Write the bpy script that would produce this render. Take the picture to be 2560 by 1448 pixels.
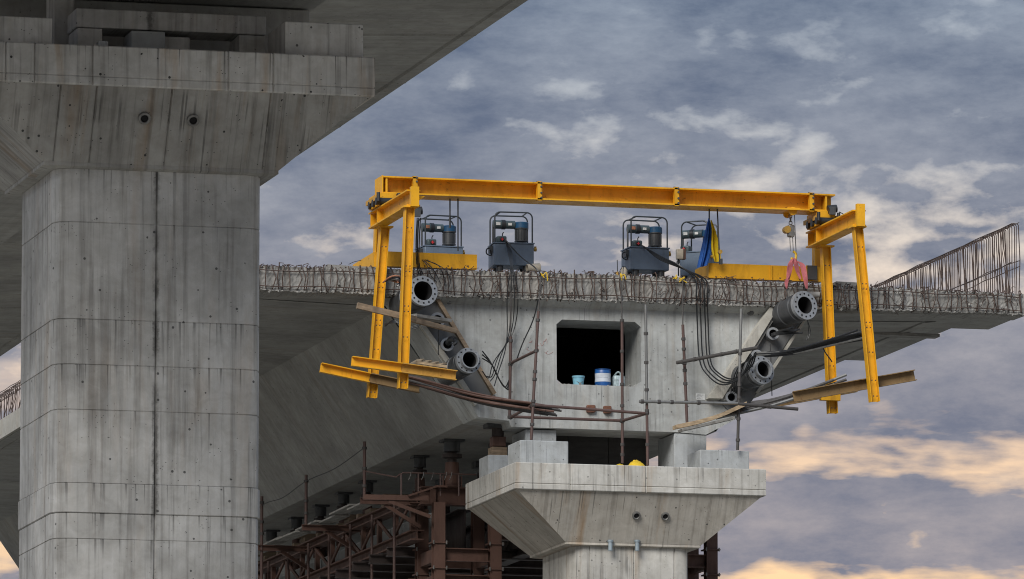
import bpy, bmesh, math, random
from mathutils import Vector as V, Matrix
random.seed(11)
R = math.radians
for o in list(bpy.data.objects): bpy.data.objects.remove(o)
scene = bpy.context.scene
COL = scene.collection

# ------------------------------------------------------------------ camera
F_PX, YAW, PITCH = 18600.0, R(14.5), R(7.9)      # focal length in pixels of a 2560 px wide frame
FW = V((math.sin(YAW)*math.cos(PITCH), math.cos(YAW)*math.cos(PITCH), math.sin(PITCH)))
RT = V((math.cos(YAW), -math.sin(YAW), 0)); UP = RT.cross(FW)
CAM = V((-31.51772305, -115.76489488, 1.6))      # eye height above the ground at z = 0
cam = bpy.data.cameras.new('camera'); camo = bpy.data.objects.new('camera', cam); COL.objects.link(camo)
camo.matrix_world = Matrix(((RT.x, UP.x, -FW.x, CAM.x), (RT.y, UP.y, -FW.y, CAM.y), (RT.z, UP.z, -FW.z, CAM.z), (0, 0, 0, 1)))
cam.sensor_width = 36; cam.lens = 36*F_PX/2560; cam.clip_start = 1; cam.clip_end = 20000
scene.camera = camo
scene.cycles.filter_width = 1.05

# ------------------------------------------------------------------ exposure, sun, sky
scene.view_settings.view_transform = 'Standard'; scene.view_settings.look = 'None'
EXPO = 1.25
scene.view_settings.exposure = EXPO; scene.view_settings.gamma = 1
SUN_EL, SUN_AZ = R(36), R(218)                   # azimuth clockwise from +Y: behind the camera, to its left
to_sun = V((math.sin(SUN_AZ)*math.cos(SUN_EL), math.cos(SUN_AZ)*math.cos(SUN_EL), math.sin(SUN_EL)))
sl = bpy.data.lights.new('sun', 'SUN'); sl.energy = 1.4; sl.angle = R(28); sl.color = (1, .96, .9)
so = bpy.data.objects.new('sun', sl); COL.objects.link(so); so.location = (-40, -60, 60)
so.rotation_euler = (-to_sun).to_track_quat('-Z', 'Y').to_euler()

world = bpy.data.worlds.new('World'); scene.world = world; world.use_nodes = True
class NT:
    """small node-tree helper"""
    def __init__(s, tree): s.t = tree; tree.nodes.clear()
    def n(s, typ, **kw):
        nd = s.t.nodes.new(typ)
        for k, v in kw.items():
            if k.startswith('i_'):
                key = k[2:]; key = int(key) if key.isdigit() else key.replace('_', ' ')
                s.set(nd.inputs[key], v)
            else: setattr(nd, k, v)
        return nd
    def set(s, sock, v):
        if hasattr(v, 'bl_idname') and hasattr(v, 'outputs'): v = v.outputs[0]
        if isinstance(v, bpy.types.NodeSocket): s.t.links.new(v, sock)
        else: sock.default_value = v
    def math(s, op, a, b=0.0, c=None, clamp=False):
        nd = s.t.nodes.new('ShaderNodeMath'); nd.operation = op; nd.use_clamp = clamp
        s.set(nd.inputs[0], a); s.set(nd.inputs[1], b)
        if c is not None: s.set(nd.inputs[2], c)
        return nd.outputs[0]
    def mix(s, f, a, b, mode='MIX'):
        nd = s.t.nodes.new('ShaderNodeMix'); nd.data_type = 'RGBA'; nd.blend_type = mode
        def c(x): return (*x, 1) if isinstance(x, tuple) and len(x) == 3 else x
        s.set(nd.inputs[0], f); s.set(nd.inputs[6], c(a)); s.set(nd.inputs[7], c(b)); return nd.outputs[2]
    def ramp(s, f, stops, interp='LINEAR'):
        nd = s.t.nodes.new('ShaderNodeValToRGB'); cr = nd.color_ramp; cr.interpolation = interp
        while len(cr.elements) < len(stops): cr.elements.new(.5)
        for e, (p, c) in zip(cr.elements, stops):
            e.position = p; e.color = (c, c, c, 1) if isinstance(c, (int, float)) else (*c, 1)
        s.set(nd.inputs[0], f); return nd.outputs[0]
    def rng(s, v, a, b, c=0.0, d=1.0):
        nd = s.t.nodes.new('ShaderNodeMapRange'); nd.clamp = True
        for i, x in enumerate((v, a, b, c, d)): s.set(nd.inputs[i], x)
        return nd.outputs[0]
    def vec(s, v, scale=(1, 1, 1), loc=(0, 0, 0)):
        nd = s.t.nodes.new('ShaderNodeMapping'); s.set(nd.inputs[0], v)
        nd.inputs['Scale'].default_value = scale; nd.inputs['Location'].default_value = loc; return nd.outputs[0]
    def noise(s, v, scale, detail=4, rough=.55, dist=0.0):
        nd = s.t.nodes.new('ShaderNodeTexNoise'); s.set(nd.inputs['Vector'], v)
        nd.inputs['Scale'].default_value = scale; nd.inputs['Detail'].default_value = detail
        nd.inputs['Roughness'].default_value = rough; nd.inputs['Distortion'].default_value = dist
        return nd.outputs[0]

w = NT(world.node_tree)
tc = w.n('ShaderNodeTexCoord'); sep = w.n('ShaderNodeSeparateXYZ', i_0=tc.outputs['Generated'])
az = w.math('ARCTAN2', sep.outputs[0], sep.outputs[1]); el = w.math('ARCSINE', sep.outputs[2])
low = w.rng(el, .185, .098)                       # 1 towards the horizon, 0 higher up
cu = w.n('ShaderNodeCombineXYZ', i_0=w.math('MULTIPLY', az, 30.0), i_1=w.math('MULTIPLY', el, 62.0), i_2=3.7)
SK = (18.76, 9.86, 1.53)
def lump(v, sc):                                  # rounded billows of cumulus tops
    nd = w.n('ShaderNodeTexVoronoi', feature='SMOOTH_F1', i_Vector=v, i_Scale=sc, i_Smoothness=.55); return nd.outputs['Distance']
cl_big = w.noise(w.vec(cu, (.60, .66, 1), (SK[0], 0.4, 0)), 1.0, 3, .5, .1)
cl_mid = w.noise(w.vec(cu, (1.9, 1.75, 1), (SK[1], 2.2, 1)), 1.0, 9, .60, .08)
cl_ton = w.noise(w.vec(cu, (1.15, 1.35, 1), (SK[1]+4, 6.2, 5)), 1.0, 11, .68, .05)
wob = w.n('ShaderNodeVectorMath', operation='ADD'); w.set(wob.inputs[0], cu.outputs[0])
wn = w.t.nodes.new('ShaderNodeTexNoise'); w.set(wn.inputs['Vector'], cu.outputs[0]); wn.inputs['Scale'].default_value = 2.2; wn.inputs['Detail'].default_value = 6
wsc = w.n('ShaderNodeVectorMath', operation='SCALE'); w.set(wsc.inputs[0], wn.outputs['Color']); wsc.inputs['Scale'].default_value = .55; w.set(wob.inputs[1], wsc.outputs[0])
lum = w.math('ADD', w.math('MULTIPLY', lump(w.vec(wob.outputs[0], (1, 1.2, 1)), 2.6), .16), w.math('MULTIPLY', lump(w.vec(wob.outputs[0], (1, 1.2, 1)), 6.5), .10))
band = w.noise(w.vec(cu, (.62, 1.45, 1), (SK[2], 5.15, 2)), 1.0, 9, .56, .1)
den = w.math('ADD', w.math('ADD', w.math('MULTIPLY', cl_mid, .52), w.math('MULTIPLY', cl_big, .50)), lum)
bnd = w.math('ADD', band, lum)
opn_hi = w.math('MULTIPLY', w.rng(den, .70, .82), w.rng(low, .0, .40, .40, 1.0))
opn_lo = w.math('MULTIPLY', w.rng(bnd, .668, .795), w.rng(low, .55, .86))
opn = w.math('MAXIMUM', opn_hi, opn_lo)
tone = w.rng(w.math('ADD', w.math('MULTIPLY', cl_ton, .8), w.math('MULTIPLY', den, .40)), .53, .79)
dark = w.mix(low, (.108, .150, .232), (.208, .218, .280))
mid = w.mix(low, (.268, .328, .415), (.425, .378, .385))
brt = w.ramp(low, [(0, (.48, .54, .61)), (.28, (.64, .64, .64)), (.45, (.84, .72, .61)), (.72, (1.02, .74, .52)), (1, (1.12, .75, .42))])
base = w.mix(tone, dark, mid)
cloud = w.mix(opn, base, brt)
sky = w.n('ShaderNodeTexSky', sky_type='NISHITA'); sky.sun_disc = False; sky.sun_elevation = SUN_EL; sky.sun_rotation = SUN_AZ
sky.air_density = 1; sky.dust_density = 2
# an overcast vault is brighter overhead than at the horizon (CIE overcast sky)
vault = w.rng(sep.outputs[2], .17, 1.0, 1.0, 2.1)
k = w.math('MULTIPLY', vault, 2**-EXPO)
bg1 = w.n('ShaderNodeBackground', i_Color=cloud, i_Strength=k)
bg2 = w.n('ShaderNodeBackground', i_Color=sky.outputs[0], i_Strength=.05)
msh = w.n('ShaderNodeMixShader', i_0=w.math('MULTIPLY', opn_hi, .12)); w.set(msh.inputs[1], bg1); w.set(msh.inputs[2], bg2)
w.n('ShaderNodeOutputWorld', i_Surface=msh)

# ------------------------------------------------------------------ surveying: a sight line met with a known plane of the bridge
def sight(px, py): return FW + RT*((px-1280)/F_PX) - UP*((py-724)/F_PX)
def S(px, py, Y=0.0):
    d = sight(px, py); return CAM + d*((Y-CAM.y)/d.y)
def SX(px, py, X):
    d = sight(px, py); return CAM + d*((X-CAM.x)/d.x)
def SZ(px, py, Z):
    d = sight(px, py); return CAM + d*((Z-CAM.z)/d.z)

# ------------------------------------------------------------------ materials
def new_mat(name, rough=.6, metal=0.0):
    m = bpy.data.materials.new(name); m.use_nodes = True; t = NT(m.node_tree)
    b = t.n('ShaderNodeBsdfPrincipled', i_Roughness=rough, i_Metallic=metal)
    t.n('ShaderNodeOutputMaterial', i_Surface=b)
    return m, t, b
def bump(t, b, h, strength=.3, dist=.02):
    bm_ = t.n('ShaderNodeBump', i_Height=h, i_Strength=strength, i_Distance=dist); t.set(b.inputs['Normal'], bm_.outputs[0])

def concrete(name, col, streak=.5, brown=.3, blotch=.35, pits=.5, seed=0.0, drip=.5, joints=(), seam=None):
    m, t, b = new_mat(name, .88)
    p = t.n('ShaderNodeNewGeometry').outputs['Position']; p = t.vec(p, (1, 1, 1), (seed, seed*.7, seed*.3))
    g_ = t.n('ShaderNodeNewGeometry'); ns = t.n('ShaderNodeSeparateXYZ', i_0=g_.outputs['True Normal']); ps = t.n('ShaderNodeSeparateXYZ', i_0=p)
    side = t.math('GREATER_THAN', t.math('ABSOLUTE', ns.outputs[0]), t.math('ABSOLUTE', ns.outputs[1]))
    q = t.n('ShaderNodeCombineXYZ', i_0=t.math('ADD', t.math('MULTIPLY', ps.outputs[1], side), t.math('MULTIPLY', ps.outputs[0], t.math('SUBTRACT', 1.0, side))), i_1=side, i_2=ps.outputs[2]).outputs[0]
    c = t.mix(t.rng(t.noise(p, .9, 5, .6), .3, .7), tuple(x*(1-blotch*.45) for x in col), tuple(min(1, x*(1+blotch*.35)) for x in col))
    c = t.mix(t.rng(t.noise(p, 5.5, 6, .65, .6), .35, .68), c, t.mix(1.0, c, (.80, .79, .77), 'MULTIPLY'))
    # run-off: thin vertical streaks, pale and dark
    st = t.noise(t.vec(q, (9, 9, .32)), 1.0, 5, .6, .15)
    c = t.mix(t.math('MULTIPLY', t.rng(st, .51, .63), streak), c, t.mix(1.0, c, (.52, .51, .50), 'MULTIPLY'))
    c = t.mix(t.math('MULTIPLY', t.rng(st, .44, .30), streak*.6), c, t.mix(1.0, c, (1.3, 1.3, 1.3), 'MULTIPLY'))
    dr = t.noise(t.vec(q, (26, 26, .55), (5, 2, 0)), 1.0, 3, .5)
    gate = t.rng(t.noise(p, 1.3, 3, .5), .48, .62)
    if joints or seam is not None:                # run-off starts at the casting joints and along the shutter seam
        wp = t.n('ShaderNodeSeparateXYZ', i_0=t.n('ShaderNodeNewGeometry').outputs['Position'])
        gate = t.math('MULTIPLY', gate, .35); ln = t.noise(t.vec(q, (5, 5, .0)), 1.0, 4, .7)
        for zj in joints:
            dz = t.math('SUBTRACT', zj, wp.outputs[2])
            f_ = t.math('MULTIPLY', t.math('GREATER_THAN', dz, -.004), t.rng(dz, 0.0, t.math('MULTIPLY', t.rng(ln, .35, .7), .75), 1.0, 0.0)); gate = t.math('MAXIMUM', gate, f_)
        if seam is not None:
            wob_ = t.math('MULTIPLY', t.math('SUBTRACT', t.noise(p, 14, 5, .75), .5), .10)
            sd = t.math('ABSOLUTE', t.math('ADD', t.math('SUBTRACT', wp.outputs[0], seam), wob_))
            sm = t.math('MULTIPLY', t.rng(sd, .012, .045, 1.0, 0.0), t.rng(t.noise(t.vec(p, (1, 1, 1), (3, 3, 3)), 2.2, 4, .6), .38, .58))
            c = t.mix(t.math('MULTIPLY', sm, .75), c, (.045, .042, .038))
    c = t.mix(t.math('MULTIPLY', t.math('MULTIPLY', t.rng(dr, .575, .64), gate), drip), c, (.035, .034, .033))
    bn = t.math('MULTIPLY', t.rng(t.noise(t.vec(q, (3.2, 3.2, .45), (9, 4, 1)), 1.0, 5, .6, .4), .54, .74), brown)
    c = t.mix(bn, c, t.mix(1.0, c, (.72, .52, .34), 'MULTIPLY'))
    # blow holes and scrapes
    vo = t.n('ShaderNodeTexVoronoi', i_Vector=p, i_Scale=7.0)
    pit = t.math('MULTIPLY', t.math('LESS_THAN', vo.outputs['Distance'], .10), t.math('GREATER_THAN', t.noise(p, 3.1, 2), .5))
    vo2 = t.n('ShaderNodeTexVoronoi', i_Vector=t.vec(p, (1, 1, 1.7)), i_Scale=17.0)
    pit2 = t.math('MULTIPLY', t.math('LESS_THAN', vo2.outputs['Distance'], .12), t.math('GREATER_THAN', t.noise(p, 5.1, 2), .56))
    pm = t.math('MAXIMUM', pit, pit2)
    c = t.mix(t.math('MULTIPLY', pm, pits), c, (.03, .03, .03))
    scr = t.noise(t.vec(p, (6, 6, 2.2), (2, 8, 3)), 1.0, 12, .75, 1.4)
    c = t.mix(t.math('MULTIPLY', t.rng(scr, .655, .70), pits*.7), c, t.mix(1.0, c, (.35, .34, .33), 'MULTIPLY'))
    t.set(b.inputs['Base Color'], c)
    h = t.math('ADD', t.math('MULTIPLY', t.noise(p, 30, 6, .7), .5), t.math('MULTIPLY', pm, -1.0))
    bump(t, b, h, .35, .02)
    return m

def painted(name, col, rust=.3, dirt=.35, rough=.42, rustcol=(.11, .045, .02), scale=1.0, metal=0.0, seed=0.0, spec=.4):
    m, t, b = new_mat(name, rough, metal)
    p = t.vec(t.n('ShaderNodeNewGeometry').outputs['Position'], (scale,)*3, (seed, seed*1.7, seed*.4))
    c = t.mix(t.rng(t.noise(p, 1.7, 4, .6), .32, .7), tuple(x*.86 for x in col), tuple(min(1, x*1.08) for x in col))
    gr = t.noise(t.vec(p, (5, 5, 1.3)), 1.0, 7, .68, .5)
    c = t.mix(t.math('MULTIPLY', t.rng(gr, .50, .72), dirt), c, t.mix(1.0, c, (.42, .36, .30), 'MULTIPLY'))
    sp = t.math('MULTIPLY', t.rng(t.noise(p, 14, 5, .7, .6), .63, .68), t.rng(t.noise(p, 2.1, 3), .46, .6))
    big = t.rng(t.noise(t.vec(p, (3, 3, 1.5), (4, 4, 4)), 1.0, 8, .7, .8), .80-.32*rust, .86-.26*rust)
    rm = t.math('MINIMUM', t.math('ADD', t.math('MULTIPLY', sp, min(1, rust*2.2)), t.math('MULTIPLY', big, min(1, rust*1.5))), 1.0)
    rc = t.mix(t.noise(p, 22, 4), tuple(x*.5 for x in rustcol), tuple(x*1.6 for x in rustcol))
    c = t.mix(rm, c, rc)
    t.set(b.inputs['Base Color'], c)
    t.set(b.inputs['Roughness'], t.math('ADD', t.math('MULTIPLY', rm, .35), t.rng(gr, .3, .7, rough-.08, rough+.18)))
    b.inputs['Specular IOR Level'].default_value = spec
    bump(t, b, t.math('ADD', t.noise(p, 9, 4), t.math('MULTIPLY', rm, -.5)), .15, .008)
    return m

def plain(name, col, rough=.6, metal=0.0, var=.25, scale=8.0, aniso=(1, 1, 1)):
    m, t, b = new_mat(name, rough, metal)
    p = t.vec(t.n('ShaderNodeNewGeometry').outputs['Position'], aniso)
    n = t.noise(p, scale, 6, .65, .3)
    c = t.mix(t.rng(n, .3, .7), tuple(x*(1-var) for x in col), tuple(min(1, x*(1+var)) for x in col))
    t.set(b.inputs['Base Color'], c); bump(t, b, n, .15, .006)
    return m

def wooden(name, col):
    m, t, b = new_mat(name, .8)
    g = t.n('ShaderNodeTexCoord').outputs['Object']
    n = t.noise(t.vec(g, (2.2, 16, 16)), 1.0, 6, .65, .8)
    c = t.mix(t.rng(n, .32, .68), tuple(x*.5 for x in col), tuple(x*1.25 for x in col))
    c = t.mix(t.rng(t.noise(g, 5, 4), .5, .75), c, t.mix(1.0, c, (.55, .52, .5), 'MULTIPLY'))
    t.set(b.inputs['Base Color'], c); bump(t, b, n, .3, .006)
    return m

XN, YN = -15.34, -38.6                            # near pier: axis and front of its cap
JZ = tuple(S(390, y, YN+.55).z for y in (418, 562, 804, 917, 1030, 1213, 1287, 1352)); SEAM = S(390, 800, YN+.55).x
M = dict(
    c_new=concrete('concrete_pale', (.50, .488, .455), .60, .65, .40, .55, 0.0, .5),
    c_flare=concrete('concrete_stained', (.475, .445, .395), .55, .9, .35, .85, 1.0, .5),
    c_face=concrete('concrete_girder_face', (.435, .448, .44), .42, .35, .65, .6, 3.0, .5),
    c_plinth=concrete('concrete_plinth', (.40, .42, .43), .22, .06, .45, .7, 7.0, .3),
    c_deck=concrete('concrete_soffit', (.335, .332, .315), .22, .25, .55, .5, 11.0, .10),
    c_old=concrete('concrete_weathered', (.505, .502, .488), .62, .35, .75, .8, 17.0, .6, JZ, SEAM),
    c_oldflare_shade=concrete('concrete_weathered_shaded_flare', (.375, .368, .348), .6, .9, .65, .9, 27.0, .55),  # stained concrete, darkened further to paint in shade on the downward face
    c_oldcap=concrete('concrete_weathered_cap', (.57, .565, .545), .6, .9, .7, .95, 23.0, .7, (15.14,)),
    c_raw=concrete('concrete_broken_edge', (.315, .31, .295), .45, .35, .65, 1.0, 29.0, .6),
    c_strip=concrete('concrete_strip', (.46, .445, .40), .3, .3, .3, .8, 31.0, .2),
    yellow=painted('yellow_paint', (.74, .368, .012), .52, .62),
    yellow_worn=painted('yellow_paint_worn', (.52, .285, .05), .50, .75, .55, seed=4.0),
    rusty_beam=painted('yellow_paint_rusted', (.21, .135, .060), .62, .85, .65, seed=9.0),
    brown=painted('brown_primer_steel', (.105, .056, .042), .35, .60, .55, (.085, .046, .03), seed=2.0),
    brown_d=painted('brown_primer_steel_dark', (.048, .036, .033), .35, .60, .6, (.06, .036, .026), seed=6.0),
    tube=painted('scaffold_tube_brown', (.098, .060, .053), .45, .55, .5, (.11, .052, .03), seed=3.0, scale=2.0),
    tube_g=painted('scaffold_tube_grey', (.20, .20, .195), .35, .6, .45, (.14, .07, .04), seed=5.0, scale=2.0, metal=.4),
    tube_k=painted('scaffold_tube_dark', (.065, .060, .058), .3, .5, .5, (.10, .05, .03), seed=8.0, scale=2.0),
    rebar=plain('rusty_rebar', (.070, .047, .038), .85, .0, .5, 10),
    tank=painted('slate_blue_paint', (.120, .158, .212), .10, .35, .38, seed=12.0, scale=2.5),
    motor_cap=painted('motor_blue_paint', (.014, .062, .130), .08, .35, .35, seed=13.0, scale=3),
    motor=painted('motor_dark_paint', (.040, .043, .046), .15, .4, .35, seed=14.0, scale=3, spec=.6),
    filter=painted('grey_green_paint', (.055, .078, .085), .12, .4, .4, seed=15.0, scale=3),
    frame=painted('black_tube_paint', (.028, .034, .038), .1, .3, .4, seed=16.0, scale=3),
    rubber=plain('black_rubber', (.016, .017, .019), .45, 0, .3),
    flange=painted('grey_flange_steel', (.33, .345, .36), .30, .75, .42, (.10, .08, .07), seed=18.0, scale=3, metal=.3),
    sleeve=painted('dark_sleeve_steel', (.085, .088, .092), .30, .7, .38, (.07, .06, .055), seed=19.0, scale=3, metal=.3),
    plate=painted('dark_anchor_plate', (.135, .138, .14), .18, .55, .55, (.10, .075, .06), seed=20.0),
    hole=plain('black_bore', (.006, .006, .007), .9, 0, .2),
    galv=painted('galvanised_steel', (.30, .36, .40), .08, .4, .4, seed=21.0, scale=3, metal=.3),
    steel=plain('worn_steel', (.22, .215, .205), .45, .6, .35, 14),
    brass=plain('brass_fitting', (.45, .27, .06), .45, .5, .3, 20),
    wood=wooden('weathered_wood', (.27, .20, .135)), wood_p=wooden('pale_wood', (.44, .33, .21)), wood_g=wooden('grey_wood', (.27, .26, .24)),
    p_blue=plain('blue_plastic', (.012, .080, .27), .4, 0, .2), p_white=plain('white_plastic', (.50, .54, .60), .5, 0, .15),
    p_light=plain('light_blue_plastic', (.20, .44, .56), .45, 0, .2), p_clear=plain('cloudy_plastic', (.34, .42, .44), .35, 0, .5, 20),
    fl_blue=plain('blue_cloth', (.020, .095, .35), .85, 0, .3, 6), fl_yel=plain('yellow_cloth', (.72, .52, .015), .85, 0, .2, 6),
    sling=plain('pink_webbing', (.37, .105, .115), .9, 0, .35, 9), hook=plain('yellow_hook_paint', (.56, .36, .03), .5, 0, .25),
    tarp=plain('yellow_tarpaulin', (.60, .40, .02), .6, 0, .3, 9), red=plain('red_valve', (.45, .03, .035), .5),
    label=plain('label_plate', (.55, .55, .53), .5, 0, .2, 30), orange=plain('orange_label', (.34, .15, .085), .5, 0, .3),
    recess_shade=plain('dark_shade_sheet', (.030, .029, .028), .8, 0, .4, 3, (1, 1, 4)),  # near-black colour standing in for shade behind the cap
    brick=plain('rusty_red_plate', (.15, .066, .042), .9, 0, .45, 16), paper=plain('white_card', (.56, .57, .56), .8, 0, .12, 30),
    beige=plain('beige_plastic', (.44, .39, .31), .6, 0, .25), ink=plain('grey_ink', (.23, .23, .24), .8),
)
gm, t_, b_ = new_mat('earth', .95)
gp = t_.n('ShaderNodeNewGeometry').outputs['Position']
t_.set(b_.inputs['Base Color'], t_.mix(t_.rng(t_.noise(gp, .15, 8, .65), .35, .65), (.22, .205, .175), (.34, .32, .275)))
bump(t_, b_, t_.noise(gp, 2, 6), .5, .1); M['earth'] = gm

# ------------------------------------------------------------------ mesh building
def basis(d, up=V((0, 0, 1))):
    d = d.normalized(); s = d.cross(up)
    if s.length < 1e-4: s = d.cross(V((0, 1, 0)))
    s.normalize(); return d, s, s.cross(d)
ORG = {}
def origin(o): return ORG.get(o.name, V((0, 0, 0))) if o else V((0, 0, 0))
class MB:
    def __init__(s): s.v = []; s.f = []
    def add(s, vs, fs):
        k = len(s.v); s.v += [V(x) for x in vs]; s.f += [tuple(i+k for i in f) for f in fs]; return s
    def box(s, lo, hi):
        x0, y0, z0 = lo; x1, y1, z1 = hi
        return s.add([(x0,y0,z0),(x1,y0,z0),(x1,y1,z0),(x0,y1,z0),(x0,y0,z1),(x1,y0,z1),(x1,y1,z1),(x0,y1,z1)],
                     [(0,3,2,1),(4,5,6,7),(0,1,5,4),(1,2,6,5),(2,3,7,6),(3,0,4,7)])
    def cbox(s, c, size): return s.box([c[i]-size[i]/2 for i in range(3)], [c[i]+size[i]/2 for i in range(3)])
    def ext(s, p0, p1, prof, up=V((0, 0, 1))):
        """sweep a 2-D outline (side, up) from p0 to p1"""
        p0, p1 = V(p0), V(p1); d, sd, u = basis(p1-p0, V(up)); n = len(prof)
        vs = [p+sd*a+u*b for p in (p0, p1) for a, b in prof]
        fs = [tuple(range(n)), tuple(range(2*n-1, n-1, -1))] + [(i, i+n, (i+1) % n+n, (i+1) % n) for i in range(n)]
        return s.add(vs, fs)
    def bar(s, p0, p1, w, h, up=V((0, 0, 1))): return s.ext(p0, p1, [(-w/2,-h/2),(w/2,-h/2),(w/2,h/2),(-w/2,h/2)], up)
    def ibeam(s, p0, p1, h, w, tf=.022, tw=.018, up=V((0, 0, 1))):
        a, b, c, e = w/2, h/2, tw/2, h/2-tf
        return s.ext(p0, p1, [(-a,-b),(a,-b),(a,-e),(c,-e),(c,e),(a,e),(a,b),(-a,b),(-a,e),(-c,e),(-c,-e),(-a,-e)], up)
    def channel(s, p0, p1, h, w, t=.018, up=V((0, 0, 1))):
        a, b = w/2, h/2
        return s.ext(p0, p1, [(-a,-b),(a,-b),(a,-b+t),(-a+t,-b+t),(-a+t,b-t),(a,b-t),(a,b),(-a,b)], up)
    def cyl(s, p0, p1, r0, r1=None, n=12):
        r1 = r0 if r1 is None else r1; p0, p1 = V(p0), V(p1); d, a, b = basis(p1-p0)
        vs = [p+(a*math.cos(i*2*math.pi/n)+b*math.sin(i*2*math.pi/n))*r for p, r in ((p0, r0), (p1, r1)) for i in range(n)]
        return s.add(vs, [tuple(range(n)), tuple(range(2*n-1, n-1, -1))]+[(i, i+n, (i+1) % n+n, (i+1) % n) for i in range(n)])
    def lathe(s, p0, axis, prof, n=20, close=False):
        """rings (distance along the axis, radius)"""
        p0 = V(p0); d, a, b = basis(V(axis)); vs = []; fs = []
        for l, r in prof: vs += [p0+d*l+(a*math.cos(i*2*math.pi/n)+b*math.sin(i*2*math.pi/n))*r for i in range(n)]
        m = len(prof)
        for j in range(m if close else m-1):
            q = (j+1) % m
            fs += [(j*n+i, q*n+i, q*n+(i+1) % n, j*n+(i+1) % n) for i in range(n)]
        return s.add(vs, fs)
    def tube(s, pts, r, n=6, r1=None):
        pts = [V(p) for p in pts]; m = len(pts); vs = []; fs = []; prev = None
        for i, p in enumerate(pts):
            d = (pts[min(i+1, m-1)]-pts[max(i-1, 0)]).normalized()
            if prev is None: _, a, b = basis(d)
            else:
                a = prev-d*prev.dot(d)
                a = a.normalized() if a.length > 1e-6 else basis(d)[1]; b = a.cross(d)
            prev = a; rr = r if r1 is None else r+(r1-r)*i/(m-1)
            vs += [p+(a*math.cos(k*2*math.pi/n)+b*math.sin(k*2*math.pi/n))*rr for k in range(n)]
        for j in range(m-1): fs += [(j*n+k, (j+1)*n+k, (j+1)*n+(k+1) % n, j*n+(k+1) % n) for k in range(n)]
        fs += [tuple(range(n-1, -1, -1)), tuple(range((m-1)*n, m*n))]
        return s.add(vs, fs)
    def loft(s, rings, caps=(True, True)):
        n = len(rings[0]); vs = [p for r in rings for p in r]; fs = []
        for j in range(len(rings)-1): fs += [(j*n+i, j*n+(i+1) % n, (j+1)*n+(i+1) % n, (j+1)*n+i) for i in range(n)]
        if caps[0]: fs.append(tuple(range(n-1, -1, -1)))
        if caps[1]: fs.append(tuple(range((len(rings)-1)*n, len(rings)*n)))
        return s.add(vs, fs)
    def build(s, name, mat, parent=None, org=None, smooth=True, bevel=0.0, shift=True):
        o0 = origin(parent) if parent else (V(org) if org is not None else V((0, 0, 0)))
        if not shift: o0 = V((0, 0, 0))
        me = bpy.data.meshes.new(name); me.from_pydata([tuple(x-o0) for x in s.v], [], s.f)
        bm = bmesh.new(); bm.from_mesh(me)
        bmesh.ops.recalc_face_normals(bm, faces=bm.faces); bm.to_mesh(me); bm.free()
        if smooth:
            me.polygons.foreach_set('use_smooth', [True]*len(me.polygons)); me.set_sharp_from_angle(angle=R(38))
        me.materials.append(M[mat] if isinstance(mat, str) else mat); me.update()
        o = bpy.data.objects.new(name, me); COL.objects.link(o)
        if parent: o.parent = parent
        else: o.location = o0
        ORG[o.name] = o0
        if bevel:
            md = o.modifiers.new('bevel', 'BEVEL'); md.width = bevel; md.segments = 2; md.limit_method = 'ANGLE'; md.angle_limit = R(35)
        return o
def tag(o, label, cat, group=None, kind=None):
    o['label'] = label
    if cat: o['category'] = cat; o['kind'] = 'thing'
    if group: o['group'] = group
    if kind: o['kind'] = kind
    return o
def thing(name, label, cat, loc=(0, 0, 0), group=None, rz=0.0):
    o = bpy.data.objects.new(name, None); COL.objects.link(o); o.location = loc; o.rotation_euler = (0, 0, rz)
    o.empty_display_size = .2; ORG[o.name] = V(loc); return tag(o, label, cat, group)
def curve(pts, n=8):
    """Catmull-Rom through the points"""
    pts = [V(p) for p in pts]; P_ = [pts[0]*2-pts[1]]+pts+[pts[-1]*2-pts[-2]]; out = []
    for i in range(1, len(P_)-2):
        a, b, c, d = P_[i-1:i+3]
        for k in range(n):
            t = k/n
            out.append(.5*((2*b)+(c-a)*t+(2*a-5*b+4*c-d)*t*t+(3*b-a-3*c+d)*t*t*t))
    return out+[pts[-1]]
def struct(o): o['kind'] = 'structure'; return o
def single(mb, name, mat, label, cat, org, group=None, **kw): return tag(mb.build(name, mat, org=org, **kw), label, cat, group)

# ================================================================== SETTING
struct(MB().add([(-6000,-6000,0),(6000,-6000,0),(6000,6000,0),(-6000,6000,0)], [(0,1,2,3)]).build('ground', 'earth', smooth=False))

# ------------------------------------------------------------------ piers
ZT = 15.14                                       # top of the pier caps
def outline(hx, hy, cx, cy, z, ch=0.0, notches=(), nd=.022, nw=.013):
    """plan outline (front side with V-grooves at the given fractions of the width)"""
    pts = []
    fx = hx-ch
    pts.append((cx-fx, cy-hy))
    for f in notches:
        x = cx-fx+2*fx*f
        pts += [(x-nw, cy-hy), (x, cy-hy+nd), (x+nw, cy-hy)]
    pts.append((cx+fx, cy-hy))
    if ch:
        pts += [(cx+hx-ch*.29, cy-hy+ch*.29), (cx+hx, cy-hy+ch), (cx+hx, cy+hy-ch), (cx+hx-ch*.29, cy+hy-ch*.29), (cx+fx, cy+hy), (cx-fx, cy+hy),
                (cx-hx+ch*.29, cy+hy-ch*.29), (cx-hx, cy+hy-ch), (cx-hx, cy-hy+ch), (cx-hx+ch*.29, cy-hy+ch*.29)]
    else: pts += [(cx+hx, cy+hy), (cx-hx, cy+hy)]
    return [V((x, y, z)) for x, y in pts]
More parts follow.
